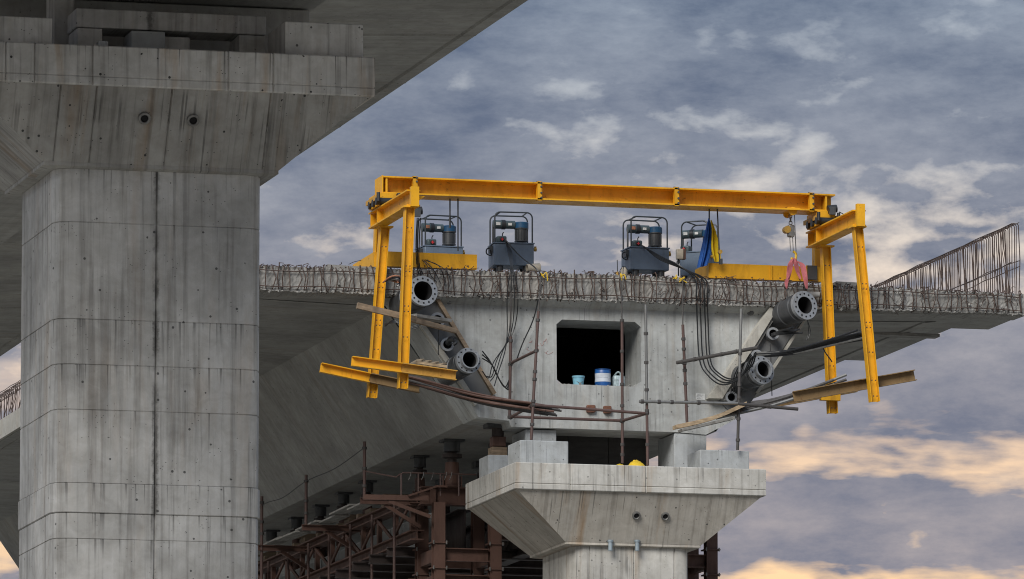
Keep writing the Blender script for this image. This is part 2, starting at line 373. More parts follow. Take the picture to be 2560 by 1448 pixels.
def pier(cx, y0, label, mcap, mflare, mcol, lifts, fn, cn, capn, sock, w=0.0):
    cy = y0+1.6; t = thing('bridge_pier', label, 'bridge pier', (cx, cy, 0))
    c = t
    def ringed(hx, hy, z0, z1, ch, nt, g=.012):
        return [outline(hx-g, hy-g, cx, cy, z0, ch, nt), outline(hx, hy, cx, cy, z0+g, ch, nt), outline(hx, hy, cx, cy, z1-g, ch, nt), outline(hx-g, hy-g, cx, cy, z1, ch, nt)]
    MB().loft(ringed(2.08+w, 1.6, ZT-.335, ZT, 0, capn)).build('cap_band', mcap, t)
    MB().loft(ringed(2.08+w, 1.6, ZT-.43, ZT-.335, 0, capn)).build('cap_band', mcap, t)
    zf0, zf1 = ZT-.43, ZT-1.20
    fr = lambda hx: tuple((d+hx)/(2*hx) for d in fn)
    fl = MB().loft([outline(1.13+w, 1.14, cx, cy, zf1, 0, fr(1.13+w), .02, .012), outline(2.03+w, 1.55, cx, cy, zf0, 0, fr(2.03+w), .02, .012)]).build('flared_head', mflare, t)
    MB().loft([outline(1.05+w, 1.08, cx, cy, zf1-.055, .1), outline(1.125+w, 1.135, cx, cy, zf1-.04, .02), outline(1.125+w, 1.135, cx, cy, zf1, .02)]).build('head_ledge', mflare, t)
    zs = [zf1-.05]+lifts+[0.0]
    for i in range(len(zs)-1):
        pr = .012 if i == 5 else 0
        MB().loft(ringed(.97+w+pr, 1.05+pr, zs[i+1], zs[i], .17, cn, .008)).build('concrete_panel', mcol, t)
    nrm = V((0, -(zf0-zf1), -(1.59-1.14))).normalized()   # outward normal of the front flare face
    for dx, tt in sock:
        z = zf0+(zf1-zf0)*tt; y = cy-(1.59+(1.14-1.59)*tt); p = V((cx+dx, y, z))
        rg = MB().lathe(p-nrm*.03, nrm, [(0, .042), (.048, .042), (.055, .050), (.048, .068), (0, .068)], 18).build('socket_ring', 'steel', t)
        MB().cyl(p-nrm*.02, p+nrm*.006, .040, n=16).build('socket_bore', 'hole', rg)
    return t
lz = [S(390, y, YN+.55).z for y in (562, 804, 917, 1030, 1213, 1287, 1352)]
near = pier(XN, YN, 'large weathered grey concrete pier with flared head filling the left of the photo', 'c_oldcap', 'c_oldflare_shade', 'c_old', lz,
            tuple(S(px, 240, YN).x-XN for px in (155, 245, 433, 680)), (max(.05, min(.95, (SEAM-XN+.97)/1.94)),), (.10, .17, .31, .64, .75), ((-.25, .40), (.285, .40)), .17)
low_p = pier(.03, -2.0, 'pale concrete pier with flared head standing under the unfinished girder', 'c_new', 'c_flare', 'c_new', [13.0, 11.9, 10.8, 9.7, 8.6, 7.5, 6.4],
             (), (.06, .52, .94), (.22, .52), ((-.02, .45), (.46, .45)))
def blk(p, name, mat, x0, x1, y0, y1, z0, z1, **kw): return MB().box((x0, y0, z0), (x1, y1, z1)).build(name, mat, p, bevel=.012, **kw)
# plinths of the near pier
yb = YN+.14
a, b = S(712, 140, yb), S(908, 52, yb); blk(near, 'plinth', 'c_old', a.x, b.x, yb, yb+.85, ZT, S(800, 57, yb).z)
a, b = S(-120, 100, yb), S(131, 100, yb); blk(near, 'plinth', 'c_old', a.x, b.x, yb, yb+.85, ZT, S(60, 42, yb).z)
yb = YN+1.0
for x0, x1 in ((193, 256), (598, 664)):
    blk(near, 'pedestal_post', 'c_old', S(x0, 90, yb).x, S(x1, 90, yb).x, yb, yb+.5, ZT, S(400, 78, yb).z)
blk(near, 'pedestal_lintel', 'c_old', S(190, 50, yb).x, S(665, 50, yb).x, yb-.02, yb+.5, S(400, 77, yb).z, S(400, 30, yb).z)
blk(near, 'bearing_block', 'c_plinth', S(322, 90, yb).x, S(406, 90, yb).x, yb-.15, yb+.3, ZT, S(370, 84, yb).z)
blk(near, 'bearing_block', 'c_oldcap', S(414, 90, yb).x, S(480, 90, yb).x, yb+.1, yb+.4, ZT, S(440, 88, yb).z)
blk(near, 'survey_block', 'c_plinth', S(246, 90, YN+.3).x, S(271, 90, YN+.3).x, YN+.3, YN+.42, ZT, S(258, 102, YN+.3).z)
yb = YN+1.5; blk(near, 'pedestal_post', 'c_old', S(136, 50, yb).x, S(186, 50, yb).x, yb, yb+.5, ZT, 16.05)
blk(near, 'shade_wall', 'c_deck', XN-2.2, XN+2.1, YN+2.5, YN+2.8, ZT, 16.08)  # wall added to keep the recess above the cap dark
# plinths of the far pier
def pl(x0, x1, yt, Y, d, z0=ZT, zt=None):
    return blk(low_p, 'plinth', 'c_plinth', S(x0, yt, Y).x, S(x1, yt, Y).x, Y, Y+d, z0, zt or S((x0+x1)/2, yt, Y).z)
pl(1300, 1421, 1102, -1.85, .78); pl(1314, 1391, 1070, .12, .9, zt=15.93)
pl(1686, 1766, 1078, .02, 1.0, zt=15.93); pl(1750, 1873, 1126, -1.62, .75); pl(1221, 1290, 1138, -.1, .62)
for i, (x0, x1) in enumerate(((-1.02, -.36), (-.35, .31), (.32, .98))):  # added sheets that fill the gap under the girder with painted shade
    single(MB().box((x0, 1.02, ZT+.003), (x1, 1.06, 15.98)), 'shade_sheet', 'recess_shade', f'added dark sheet standing in for shade at the back of the pier cap, {("left", "middle", "right")[i]} of three', 'added sheet', (x0, 1.04, ZT))
for px in (1526, 1593):                           # short galvanised pipes below the flare
    p = S(px, 1352, -1.58); q = V((p.x, p.y, S(px, 1377, -1.58).z))
    st = MB().lathe(p, q-p, [(0, .036), ((q-p).length, .036), ((q-p).length, .028), (.02, .028)], 14).build('pipe_stub', 'galv', low_p)
    MB().lathe(p, q-p, [(-.012, .03), (-.012, .048), (.02, .048), (.02, .03)], 14).build('pipe_collar', 'galv', st)
yb = .45; p = S(1252, 1120, yb)
jk = thing('packing_jack', 'rusty jack on ochre timber packing beside the pale pier plinth', 'jack', (p.x, yb+.2, S(1252, 1140, yb).z))
MB().cbox((p.x, yb+.2, S(1252, 1128, yb).z), (.26, .26, .16)).build('packing', 'wood', jk, bevel=.01)
MB().cbox((p.x, yb+.2, S(1252, 1105, yb).z+.02), (.22, .22, .16)).build('packing', 'brown', jk, bevel=.01)
MB().cyl((p.x, yb+.2, S(1252, 1096, yb).z+.03), (p.x, yb+.2, 16.0), .10, n=14).build('ram', 'brown_d', jk)
MB().cbox((p.x, yb+.2, 16.03), (.42, .3, .07)).build('head_plate', 'sleeve', jk)

# ------------------------------------------------------------------ decks
def deck_profile(cx, lip=0.0, half=7.13, ze=18.07, hl=None):
    hl = hl or half
    pts = [(-2.15, 16.1), (2.15, 16.1), (3.47, 17.98), (half-.24, ze-.01), (half-.22, ze+.02), (half-.19, ze-.02-lip), (half, ze-lip), (half, 18.39), (0, 18.47)]
    pts += [(-hl, 18.39), (-hl, ze-lip), (-hl+.19, ze-.02-lip), (-hl+.22, ze+.02), (-hl+.24, ze-.01), (-3.47, 17.98)]
    return [(cx+x, z) for x, z in pts]
def deck_segment(parent, prof, y0, y1, mat, caps=(False, False), g=.022):
    cxm = sum(p[0] for p in prof)/len(prof); czm = 17.4
    def ring(y, k): return [V((x+(k if x < cxm else -k), y, z+(k if z < czm else -k))) for x, z in prof]
    return MB().loft([ring(y0, g), ring(y0+g, 0), ring(y1-g, 0), ring(y1, g)], caps).build('deck_segment', mat, parent, smooth=False)
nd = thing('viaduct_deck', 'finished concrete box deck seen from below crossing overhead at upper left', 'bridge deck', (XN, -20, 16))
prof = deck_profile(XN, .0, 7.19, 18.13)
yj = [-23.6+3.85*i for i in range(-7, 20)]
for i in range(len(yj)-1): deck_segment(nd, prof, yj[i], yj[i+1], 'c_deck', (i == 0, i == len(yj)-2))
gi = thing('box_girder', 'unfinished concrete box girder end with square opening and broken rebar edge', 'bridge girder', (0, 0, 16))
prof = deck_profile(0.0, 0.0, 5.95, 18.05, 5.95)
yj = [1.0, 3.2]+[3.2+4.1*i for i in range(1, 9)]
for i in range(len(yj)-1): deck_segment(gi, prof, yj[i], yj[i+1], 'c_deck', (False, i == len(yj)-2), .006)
# end diaphragm with the chamfered opening
def face_with_hole(outer, hole, y0, y1, name, mat, parent, taper=0.0):
    bm = bmesh.new(); o0 = origin(parent); rings = []
    for y in (y0, y1):
        lo = [bm.verts.new(V((x, y, z))-o0) for x, z in outer]; lh = [bm.verts.new(V((x, y, z))-o0) for x, z in hole]
        es = []
        for l in (lo, lh): es += [bm.edges.new((l[i], l[(i+1) % len(l)])) for i in range(len(l))]
        bmesh.ops.triangle_fill(bm, use_beauty=True, edges=es); rings.append((lo, lh))
    for k in (0, 1):
        A, B_ = rings[0][k], rings[1][k]; n = len(A)
        for i in range(n): bm.faces.new((A[i], A[(i+1) % n], B_[(i+1) % n], B_[i]))
    bmesh.ops.recalc_face_normals(bm, faces=bm.faces)
    me = bpy.data.meshes.new(name); bm.to_mesh(me); bm.free(); me.materials.append(M[mat])
    o = bpy.data.objects.new(name, me); COL.objects.link(o); o.parent = parent; ORG[o.name] = o0; return o
def xz(pts): return [(S(px, py, 0).x, S(px, py, 0).z) for px, py in pts]
hole = xz([(1405,799),(1587,805),(1602,818),(1603,955),(1590,967),(1405,960),(1392,949),(1391,811)])
outer = xz([(1196,1043),(1272,1052),(1278,1067),(1700,1081),(1765,1087),(1838,1049),(2028,766),(2020,752),(985,722),(994,738)])
face_with_hole(outer, hole, 0.0, .98, 'end_diaphragm', 'c_face', gi)
# slab end: a rough broken strip in front of the slab, and the wings beside the diaphragm
OV = -.19                                         # the slab end stands this far in front of the diaphragm
def zt_(x): return 18.47-.011*abs(x)
def zb_(x): return 18.02+.0035*x
rs = random.Random(5)
nx, nz = 420, 9
mb = MB(); vs = []; fs = []
for i in range(nx+1):
    x = -5.95+13.08*i/nx
    jb = rs.uniform(-.012, .012)+.008*math.sin(x*5.1)
    for j in range(nz+1):
        f = j/nz; z = zb_(x)+jb*(1-f)+(zt_(x)-zb_(x))*f
        dep = OV-.05+.008*math.sin(x*2.3+f*3)+rs.uniform(-.006, .006)
        if f < .22: dep -= .022*rs.random()
        if f > .85: dep += rs.uniform(0, .05); z += rs.uniform(-.02, .008)
        vs.append((x, dep, z))
for i in range(nx):
    for j in range(nz):
        q = i*(nz+1)+j; fs.append((q, q+nz+1, q+nz+2, q+1))
k0 = len(vs)
for i in range(nx+1):
    x = -5.95+13.08*i/nx; vs += [(x, .5, zb_(x)), (x, .5, zt_(x)-.01)]
for i in range(nx):
    q = i*(nz+1); b_ = k0+2*i; fs += [(q, b_, b_+2, q+nz+1), (q+nz, q+2*nz+1, b_+3, b_+1)]
mb.add(vs, fs).build('broken_slab_edge', 'c_raw', gi, smooth=False)
wing = lambda s: [(s*3.47, 17.985), (s*5.71, 18.045), (s*5.94, 18.055), (s*5.94, 18.38), (s*3.47, 18.44)]
for s in (-1, 1):
    MB().ext((0, .06, 0), (0, 1.02, 0), [(a, b) for a, b in wing(s)]).build('slab_wing', 'c_deck', gi, smooth=False)
MB().box((-3.46, .055, 18.06), (3.46, 1.02, 18.425)).build('slab_top', 'c_raw', gi, smooth=False)
MB().add([(x, y, z) for x in (5.941, 7.125) for y, z in ((.055, zb_(x)+.015), (1.80, zb_(x)+.015), (1.80, 18.38), (.055, 18.38))], [(0,1,2,3),(7,6,5,4),(0,4,5,1),(1,5,6,2),(2,6,7,3),(3,7,4,0)]).build('slab_extension', 'c_deck', gi, smooth=False)
# haunch between slab and diaphragm
MB().add([(x, y, z) for x in (-3.36, 3.40) for y, z in ((OV-.03, zb_(x)+.012), (.012, zb_(x)-.105), (.3, zb_(x)-.1), (.3, zb_(x)+.012))], [(0,1,2,3),(7,6,5,4),(0,4,5,1),(1,5,6,2),(2,6,7,3),(3,7,4,0)]).build('haunch', 'c_face', gi, smooth=False)
# small formwork strip left under the right-hand wing
MB().box((5.2, 2.35, 17.985), (6.45, 2.62, 18.035)).build('formwork_strip', 'wood_g', gi)

# rebar: stirrups on the broken edge, parapet bars along both rims (shared meshes)
def shared(points_list, r, n=4):
    out = []
    for pts in points_list:
        mbx = MB().tube(pts, r, n); me = bpy.data.meshes.new('rebar'); me.from_pydata([tuple(v) for v in mbx.v], [], mbx.f)
        me.materials.append(M['rebar']); out.append(me)
    return out
rr = random.Random(3)
stv = []
for k in range(14):
    h = .43+rr.uniform(-.04, .06); b = rr.uniform(-.05, .05); c = rr.uniform(-.04, .04)
    top = [(b*.3, -.01, h*.92), (b*.2+rr.uniform(-.01, .03), .03, h+rr.uniform(-.01, .015)), (rr.uniform(-.05, .06), .11, h+rr.uniform(-.03, .025))]
    stv.append([(c, .05, -.01+rr.uniform(-.03, .03)), (c*.6, -.035, .03), (b, -.05-rr.random()*.03, h*.5)]+top)
stm = shared(stv, .0095)
def rebar(me, loc, rot=(0, 0, 0), sc=(1, 1, 1)):
    o = bpy.data.objects.new('rebar', me); COL.objects.link(o); o.parent = gi; o.location = V(loc)-origin(gi); o.rotation_euler = rot; o.scale = sc
x = -5.9; nb = 0
while x < 7.1 and nb < 150:
    rebar(rr.choice(stm), (x, OV-.055, zb_(x)+.01), (rr.uniform(-.05, .05), rr.uniform(-.07, .07), rr.uniform(-.3, .3)), (1, 1, (zt_(x)-zb_(x))/.44)); nb += 1
    x += .092*rr.uniform(.6, 1.45)
for zf in (.18, .80):                             # long bars running along the edge
    pts = [(xx, OV-.10+.012*math.sin(xx*9), zb_(xx)+(zt_(xx)-zb_(xx))*zf+.012*math.sin(xx*4+zf*9)) for xx in [-5.9+.3*i for i in range(44)]]
    MB().tube(pts, .009, 5).build('edge_bar', 'rebar', gi)
# tangle of tie wire and bent ends on top of the slab
mb = MB()
for k in range(400):
    x = rr.uniform(-5.9, 7.0); z = zt_(x)+rr.uniform(-.04, .02)
    if -3.1 < x < 3.3: z += rr.uniform(0, .02)
    p = V((x, OV+rr.uniform(-.09, .30), z)); pts = [p]
    for _ in range(3):
        p = p+V((rr.uniform(-.08, .08), rr.uniform(-.04, .04), rr.uniform(-.045, .035))); pts.append(p)
    mb.tube(pts, rr.choice((.005, .007, .009)), 3)
for k in range(150):                              # loose loops down the face
    x = rr.uniform(-3.3, 7.0); z = zb_(x)+rr.uniform(.02, .35); p = V((x, OV-.10, z)); pts = [p]
    for _ in range(4):
        p = p+V((rr.uniform(-.06, .06), rr.uniform(-.02, .02), rr.uniform(-.07, .07))); pts.append(p)
    mb.tube(pts, .0055, 3)
tag(mb.build('wire_tangle', 'rebar', gi), 'tangled rusty tie wire along the slab edge', None, kind='stuff')
# spalled lumps
mb = MB()
for k in range(150):
    x = rr.uniform(-5.9, 7.0); p = V((x, OV+rr.uniform(-.09, -.03), zb_(x)+abs(rr.gauss(0, .05)))); q = V((rr.uniform(-1, 1), rr.uniform(-1, 1), rr.uniform(-1, 1)))
    mb.bar(p, p+q.normalized()*rr.uniform(.02, .055), rr.uniform(.015, .04), rr.uniform(.015, .035))
tag(mb.build('concrete_rubble', 'c_raw', gi, smooth=False), 'spalled concrete crumbs on the broken edge', None, kind='stuff')

def parapet(xr, y0, y1, step, dx, h=1.10):
    me = shared([[(0, 0, 0), (rr.uniform(-.03, .03), rr.uniform(-.02, .03), h*.5), (0, 0, h-.02), (.02*dx, 0, h), (.10*dx, 0, h+.005), (.125*dx, 0, h-.03), (.125*dx, .0, h-.07)] for _ in range(5)]
                +[[(0, 0, 0), (.04*dx, rr.uniform(-.04, .04), h*.3), (.10*dx, rr.uniform(-.04, .04), h*.7), (.12*dx, 0, h-.02)] for _ in range(5)], .0085)
    y = y0
    while y < y1:
        rebar(rr.choice(me[:5]), (xr, y, zt_(xr)-.02), (0, 0, rr.uniform(-.15, .15)))
        if rr.random() < .45: rebar(rr.choice(me[5:]), (xr+rr.uniform(-.03, .03)*dx, y+rr.uniform(-.06, .06), zt_(xr)-.02), (0, 0, rr.uniform(-.5, .5)))
        y += step*rr.uniform(.75, 1.3)
    for dz, ox in ((h-.01, 0), (h-.025, .125*dx), (.56, 0), (.52, .12*dx), (.47, .02)):
        MB().tube([(xr+ox+rr.uniform(-.01, .01), y0-.03+(y1-y0)*i/12, zt_(xr)+dz+rr.uniform(-.012, .012)) for i in range(13)], .0075, 4).build('parapet_bar', 'rebar', gi)
parapet(7.02, -.15, 7.6, .108, -1, 1.19)
MB().box((5.951, 1.803, 18.30), (7.03, 8.0, 18.375)).build('slab_lip', 'c_deck', gi, smooth=False); parapet(-5.9, 18.0, 25.0, .21, 1, .62)
MB().box((-6.02, 8.0, 18.06), (-5.951, 35.9, 18.42)).build('sunlit_edge_face', 'c_strip', gi)  # paler strip painting sunlight onto the slab edge; no separate kerb

# anchor plates along the sloping webs with their concrete frames
def slab_poly(pts, y0, y1, name, mat, parent):
    q = xz(pts); n = len(q); vs = [(x, y, z) for y in (y0, y1) for x, z in q]
    return MB().add(vs, [tuple(range(n)), tuple(range(2*n-1, n-1, -1))]+[(i, i+n, (i+1) % n+n, (i+1) % n) for i in range(n)]).build(name, mat, parent, smooth=False)
slab_poly([(1000,742),(1092,757),(1233,985),(1184,1002),(1120,906)], -.05, .02, 'anchor_plate', 'plate', gi)
slab_poly([(1962,752),(2018,768),(1868,1020),(1835,1043),(1796,1003)], -.05, .02, 'anchor_plate', 'plate', gi)
slab_poly([(988,728),(1006,742),(1124,906),(1192,1010),(1184,1016),(1110,910)], -.12, .01, 'edge_strip', 'c_strip', gi)
slab_poly([(1930,752),(1954,746),(1798,1000),(1764,999)], -.20, .015, 'anchor_strip', 'c_strip', gi)
slab_poly([(1961,748),(1954,747),(1798,1001),(1806,1004)], -.16, .012, 'anchor_strip', 'c_raw', gi)
slab_poly([(2006,800),(2013,800),(1893,985),(1886,982)], -.10, .012, 'edge_strip', 'c_strip', gi)
slab_poly([(1085,752),(1094,750),(1236,985),(1228,990)], -.14, .012, 'anchor_strip', 'wood', gi)
# rusty cast-in plates, sleeve stubs and a drift of grout on the face
for px in (1476, 1517):
    p = S(px, 1023+(px-1476)*.05, 0); MB().cbox((p.x, -.03, p.z), (.145 if px < 1500 else .13, .08, .12)).build('cast_in_plate', 'brick', gi, bevel=.015)
for px, py in ((1122, 752), (1876, 780)):
    p = S(px, py, 0); o = MB().lathe((p.x, 0.01, p.z), (0, -1, 0), [(0, .065), (.05, .06), (.06, .03), (.09, .03), (.09, 0.001)], 12).build('tie_cone', 'plate', gi)

# faded red paint scrawl beside the left uprights
M['scrawl'] = plain('faded_red_paint', (.40, .27, .255), .9, 0, .2, 20); rq = random.Random(4)
for k in range(9):
    p = S(1318+rq.uniform(0, 52), 846+rq.uniform(0, 42), 0); q = [V((p.x, -.002, p.z))]
    for _ in range(3): q.append(q[-1]+V((rq.uniform(-.05, .06), 0, rq.uniform(-.05, .05))))
    MB().tube(curve(q, 4), .004, 4).build('paint_scrawl', 'scrawl', gi)
# ================================================================== FALSEWORK
def post_thing(name, label, cat, base, group=None): return thing(name, label, cat, base, group)
rf = random.Random(21)
# header beams and towers under the girder
def tower(x0, x1, y0, y1, label, zt=15.02):
    t = thing('falsework_tower', label, 'falsework tower', ((x0+x1)/2, (y0+y1)/2, 0))
    for xx in (x0, x1):
        for yy in (y0, y1):
            lg = MB().ibeam((xx, yy, 0), (xx, yy, zt), .19, .19, .02, .016, (0, 1, 0)).build('leg', 'brown', t)
            for zz in (14.35, 13.93, 13.4):
                MB().cbox((xx, yy, zz), (.27, .25, .022)).build('splice_plate', 'brown', lg)
                for bx in (-.11, .11): MB().cyl((xx+bx, yy-.13, zz-.03), (xx+bx, yy-.13, zz+.03), .014, n=6).build('bolt', 'steel', lg)
    for zz in (14.16, 13.72, 13.0, 12.2):
        h = .22 if zz > 13.5 else .12
        for yy in (y0, y1): MB().channel((x0+.1, yy, zz), (x1-.1, yy, zz), h, .1).build('cross_beam', 'brown', t)
        for xx in (x0, x1): MB().channel((xx, y0+.1, zz), (xx, y1-.1, zz), h, .1).build('cross_beam', 'brown', t)
    for zz in (13.55, 12.9, 12.1):
        MB().bar((x0+.08, y0-.03, zz), (x1-.08, y0-.03, zz-.55), .02, .07).build('brace', 'brown', t)
        MB().bar((x1-.08, y0-.055, zz), (x0+.08, y0-.055, zz-.55), .02, .07).build('brace', 'brown', t)
        MB().bar((x0-.03, y0+.08, zz), (x0-.03, y1-.08, zz-.55), .02, .07).build('brace', 'brown', t)
        MB().bar((x0-.05, y1-.08, zz), (x0-.05, y0+.08, zz-.55), .02, .07).build('brace', 'brown', t)
    return t
tower(-2.06, -1.10, 3.0, 4.15, 'brown steel falsework tower left of the pale pier')
tower(1.72, 2.62, 3.0, 4.15, 'brown steel falsework tower showing right of the pale pier column')
hb = thing('header_beam', 'deep brown steel beam on top of the falsework towers', 'steel beam', (0, 3.3, 15.0))
MB().ibeam((-2.3, 3.3, 15.16), (2.5, 3.3, 15.16), .30, .24).build('beam', 'brown', hb)
for xx in (-2.1, -1.5, -.9, -.3, .3, .9, 1.5, 2.1): MB().bar((xx, 3.22, 15.04), (xx, 3.22, 15.28), .10, .012, (0, 1, 0)).build('stiffener', 'brown', hb)
hb2 = thing('header_beam', 'lower brown steel beam between the falsework towers', 'steel beam', (0, 3.4, 14.5))
MB().ibeam((-1.0, 3.35, 14.58), (1.3, 3.35, 14.58), .24, .22).build('beam', 'brown', hb2)
# longitudinal girders
def long_girder(x, y0, y1, zt, zb, label, mat='brown', braced=True):
    t = thing('falsework_girder', label, 'steel girder', (x, (y0+y1)/2, zb))
    MB().ibeam((x, y0, zb), (x, y1, zb), .17, .22).build('bottom_chord', mat, t)
    MB().ibeam((x, y0, zt), (x, y1, zt), .15, .22).build('top_chord', mat, t)
    y = y0+.35; i = 0
    while y < y1:
        MB().bar((x, y, zb+.08), (x, y, zt-.07), .07, .12, (0, 1, 0)).build('vertical', mat, t); y += 1.17; i += 1
    if braced:
        y = y0+.35; i = 0
        while y < y1-1.2:
            a_, b_ = (zb+.10, zt-.09) if i % 2 else (zt-.09, zb+.10)
            MB().bar((x-.05, y+.06, a_), (x-.05, y+1.11, b_), .03, .06).build('diagonal', mat, t); y += 1.17; i += 1
    return t
long_girder(-2.32, 3.4, 19, 15.12, 14.52, 'brown ladder-like steel girder along the left edge of the falsework')
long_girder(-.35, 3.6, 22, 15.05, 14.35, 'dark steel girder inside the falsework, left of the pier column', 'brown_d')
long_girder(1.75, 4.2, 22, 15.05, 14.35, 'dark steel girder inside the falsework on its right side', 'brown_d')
for x, lb in ((-1.25, 'left'), (.75, 'right')):  # solid girders added to close off bright sky behind the falsework
    single(MB().ibeam((x, 4.4, 14.72), (x, 24, 14.72), .72, .26), 'sky_blocker_girder', 'brown_d', f'added deep dark girder blocking the sky inside the falsework, {lb} of two', 'steel girder', (x, 14, 14.3))
g = 'transverse beams of the falsework'
for i in range(5):  # sheets added to stop sky showing through below the soffit
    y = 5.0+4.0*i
    single(MB().box((2.06, y, 15.14), (2.10, y+3.97, 16.07)), 'sky_blocker_sheet', 'brown_d', f'added dark sheet blocking the sky on the far side under the soffit, {("nearest", "second", "third", "fourth", "farthest")[i]} of five', 'added sheet', (2.08, y+2, 15.14))
for i in range(12):
    y = 4.4+1.25*i
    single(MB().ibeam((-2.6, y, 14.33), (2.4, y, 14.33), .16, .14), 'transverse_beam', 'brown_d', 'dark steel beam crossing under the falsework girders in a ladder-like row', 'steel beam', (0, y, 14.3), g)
for i, (y, lb) in enumerate(((5.2, 'first'), (9.0, 'second'), (13.2, 'third'))):   # lower diagonal rakers
    single(MB().ibeam((-1.95, y, 13.9), (-1.0, y+4.0, 14.24), .16, .16), 'raker', 'brown', f'slanting brown steel raker in the falsework, {lb} behind the tower', 'steel beam', (-1.9, y, 13.8))
sl_ = MB()
for i, (y0, y1) in enumerate(((4.4, 6.9), (7.0, 9.5), (9.6, 12.1), (12.2, 15.5))):
    single(MB().box((-1.92, y0, 14.46), (-1.80, y1, 15.0)), 'concrete_slab', 'c_plinth', f'grey concrete slab behind the ladder-like girder, {("nearest", "second", "third", "farthest")[i]} of four', 'concrete slab', (-1.86, (y0+y1)/2, 14.46))
# screw jacks between falsework and soffit
jl = ['wide screw jack on the header beam left of the pier', 'second screw jack from the pier under the soffit', 'third screw jack from the pier under the soffit',
      'fourth screw jack from the pier under the soffit', 'fifth screw jack from the pier under the soffit', 'sixth screw jack from the pier, small in the shade', 'seventh screw jack from the pier, beside the big grey column']
for (x, y), lb, big in zip(((-1.77, 3.24), (-1.74, 5.6), (-1.72, 9.5), (-1.70, 11.4), (-1.63, 13.5), (-1.59, 15.6), (-1.54, 17.9)), jl, (1.35, 1, 1, 1, 1, 1, 1)):
    zb = 15.31 if y < 4 else 15.15
    t = thing('screw_jack', lb, 'screw jack', (x, y, zb), 'screw jacks under the girder')
    MB().cyl((x, y, zb), (x, y, 15.72), .10*big, .085*big, 14).build('base_tube', 'brown', t)
    MB().cyl((x, y, 15.70), (x, y, 15.98), .06*big, n=12).build('screw', 'brown_d', t)
    MB().cyl((x, y, 15.80), (x, y, 15.86), .125*big, n=14).build('collar', 'brown_d', t)
    MB().cyl((x, y, 15.90), (x, y, 16.06), .105*big, n=14).build('head', 'sleeve', t)
    MB().cbox((x, y, 16.08), (.27*big, .27*big, .035)).build('head_plate', 'sleeve', t)
    for s in (-1, 1): MB().bar((x+s*.115*big, y, zb), (x+s*.115*big, y, 15.5), .02, .09, (0, 1, 0)).build('base_rib', 'brown', t)
for i, (x, y) in enumerate(((-.9, 3.5), (.2, 3.5), (-.5, 6.2), (-.45, 9.0))):
    t = thing('screw_jack', f'screw jack deep under the girder, {("left one on the header beam", "right one on the header beam", "front one of the inner row", "back one of the inner row")[i]}', 'screw jack', (x, y, 15.3), 'screw jacks under the girder')
    MB().cyl((x, y, 15.12), (x, y, 15.9), .085, n=12).build('base_tube', 'brown_d', t); MB().cbox((x, y, 16.04), (.3, .3, .11)).build('head_plate', 'sleeve', t)
# timber packs between the screw jacks
for i in range(7):
    y = 6.6+1.65*i; t = thing('timber_pack', f'stack of timber packing between the screw jacks, {("first", "second", "third", "fourth", "fifth", "sixth", "seventh")[i]} back from the pier', 'timber', (-1.95, y, 15.2), 'timber packs on the falsework')
    for k in range(3 if i % 2 else 4): MB().cbox((-1.95+rf.uniform(-.04, .04), y+rf.uniform(-.05, .05), 15.25+k*.085), (.42 if k % 2 else .16, .16 if k % 2 else .42, .08)).build('timber', 'wood', t)
for i in range(8):
    y = 4.2+1.6*i; single(MB().cyl((-2.52, y, 13.6), (-2.52, y, 15.1), .024, n=8), 'prop_tube', 'tube', 'thin brown prop tube along the left edge of the falsework', 'prop', (-2.52, y, 13.6), 'prop tubes of the falsework')
# outriggers, rail posts, walkway
PY = (3.5, 7.82, 11.3); pos = ('nearest the tower', 'midway along the walkway', 'nearest the big grey column')
for y, lb in zip(PY, pos):
    t = thing('outrigger', f'brown steel outrigger bracket with slanting brace, {lb}', 'bracket', (-2.7, y, 15.0), 'walkway outriggers')
    MB().ibeam((-3.27, y, 15.07), (-2.12, y, 15.07), .10, .10, .012, .01).build('beam', 'brown', t)
    MB().bar((-2.85, y+.02, 15.02), (-2.24, y+.02, 14.66), .06, .06).build('brace', 'brown', t)
    z0 = 15.12; zt = 16.06 if y < 5 else 15.98
    p = thing('rail_post', f'brown tube handrail post with couplers, {lb}', 'post', (-3.2, y, z0), 'walkway rail posts')
    MB().cyl((-3.2, y, z0 if y < 10 else 13.6), (-3.2, y, zt), .027, n=10).build('tube', 'tube', p)
    for zz in (zt-.11, zt-.45, z0+.2): MB().cyl((-3.2, y, zz-.022), (-3.2, y, zz+.022), .043, n=10).build('coupler', 'tube_k', p)
single(MB().tube(curve([(-3.2, 3.5, 15.96), (-3.2, 5.6, 15.85), (-3.2, 7.82, 15.87), (-3.2, 9.6, 15.78), (-3.2, 11.3, 15.82), (-3.2, 13.5, 15.6)], 6), .008, 5), 'guard_wire', 'rubber', 'thin sagging guard wire between the handrail posts', 'wire', (-3.2, 7, 15.8))
for i in range(9):
    y = 3.7+1.35*i; xx = -2.95+rf.uniform(-.06, .06)
    o = MB().bar((0, 0, 0), (1.55, 0, 0), .26, .028).build('walkway_board', 'wood_g', org=None)
    o.location = (xx, y, 15.145+(i % 2)*.035); o.rotation_euler = (rf.uniform(-.05, .05), rf.uniform(-.015, .02), R(90)+rf.uniform(-.04, .04))
    tag(o, f'weathered walkway board on the outriggers, {("nearest", "second", "third", "fourth", "fifth", "sixth", "seventh", "eighth", "farthest")[i]} from the tower', 'board', 'walkway boards')
t = thing('guard_rail', 'brown tube guard rail with bent end in front of the screw jacks', 'railing', (-2.3, 3.1, 15.2))
yg = 2.9; pa = S(1003, 1183, yg); pb = S(1190, 1187, yg)
MB().tube([S(1003, 1240, yg), S(1003, 1186, yg), S(1007, 1182, yg), pb], .014, 6).build('rail', 'tube', t)
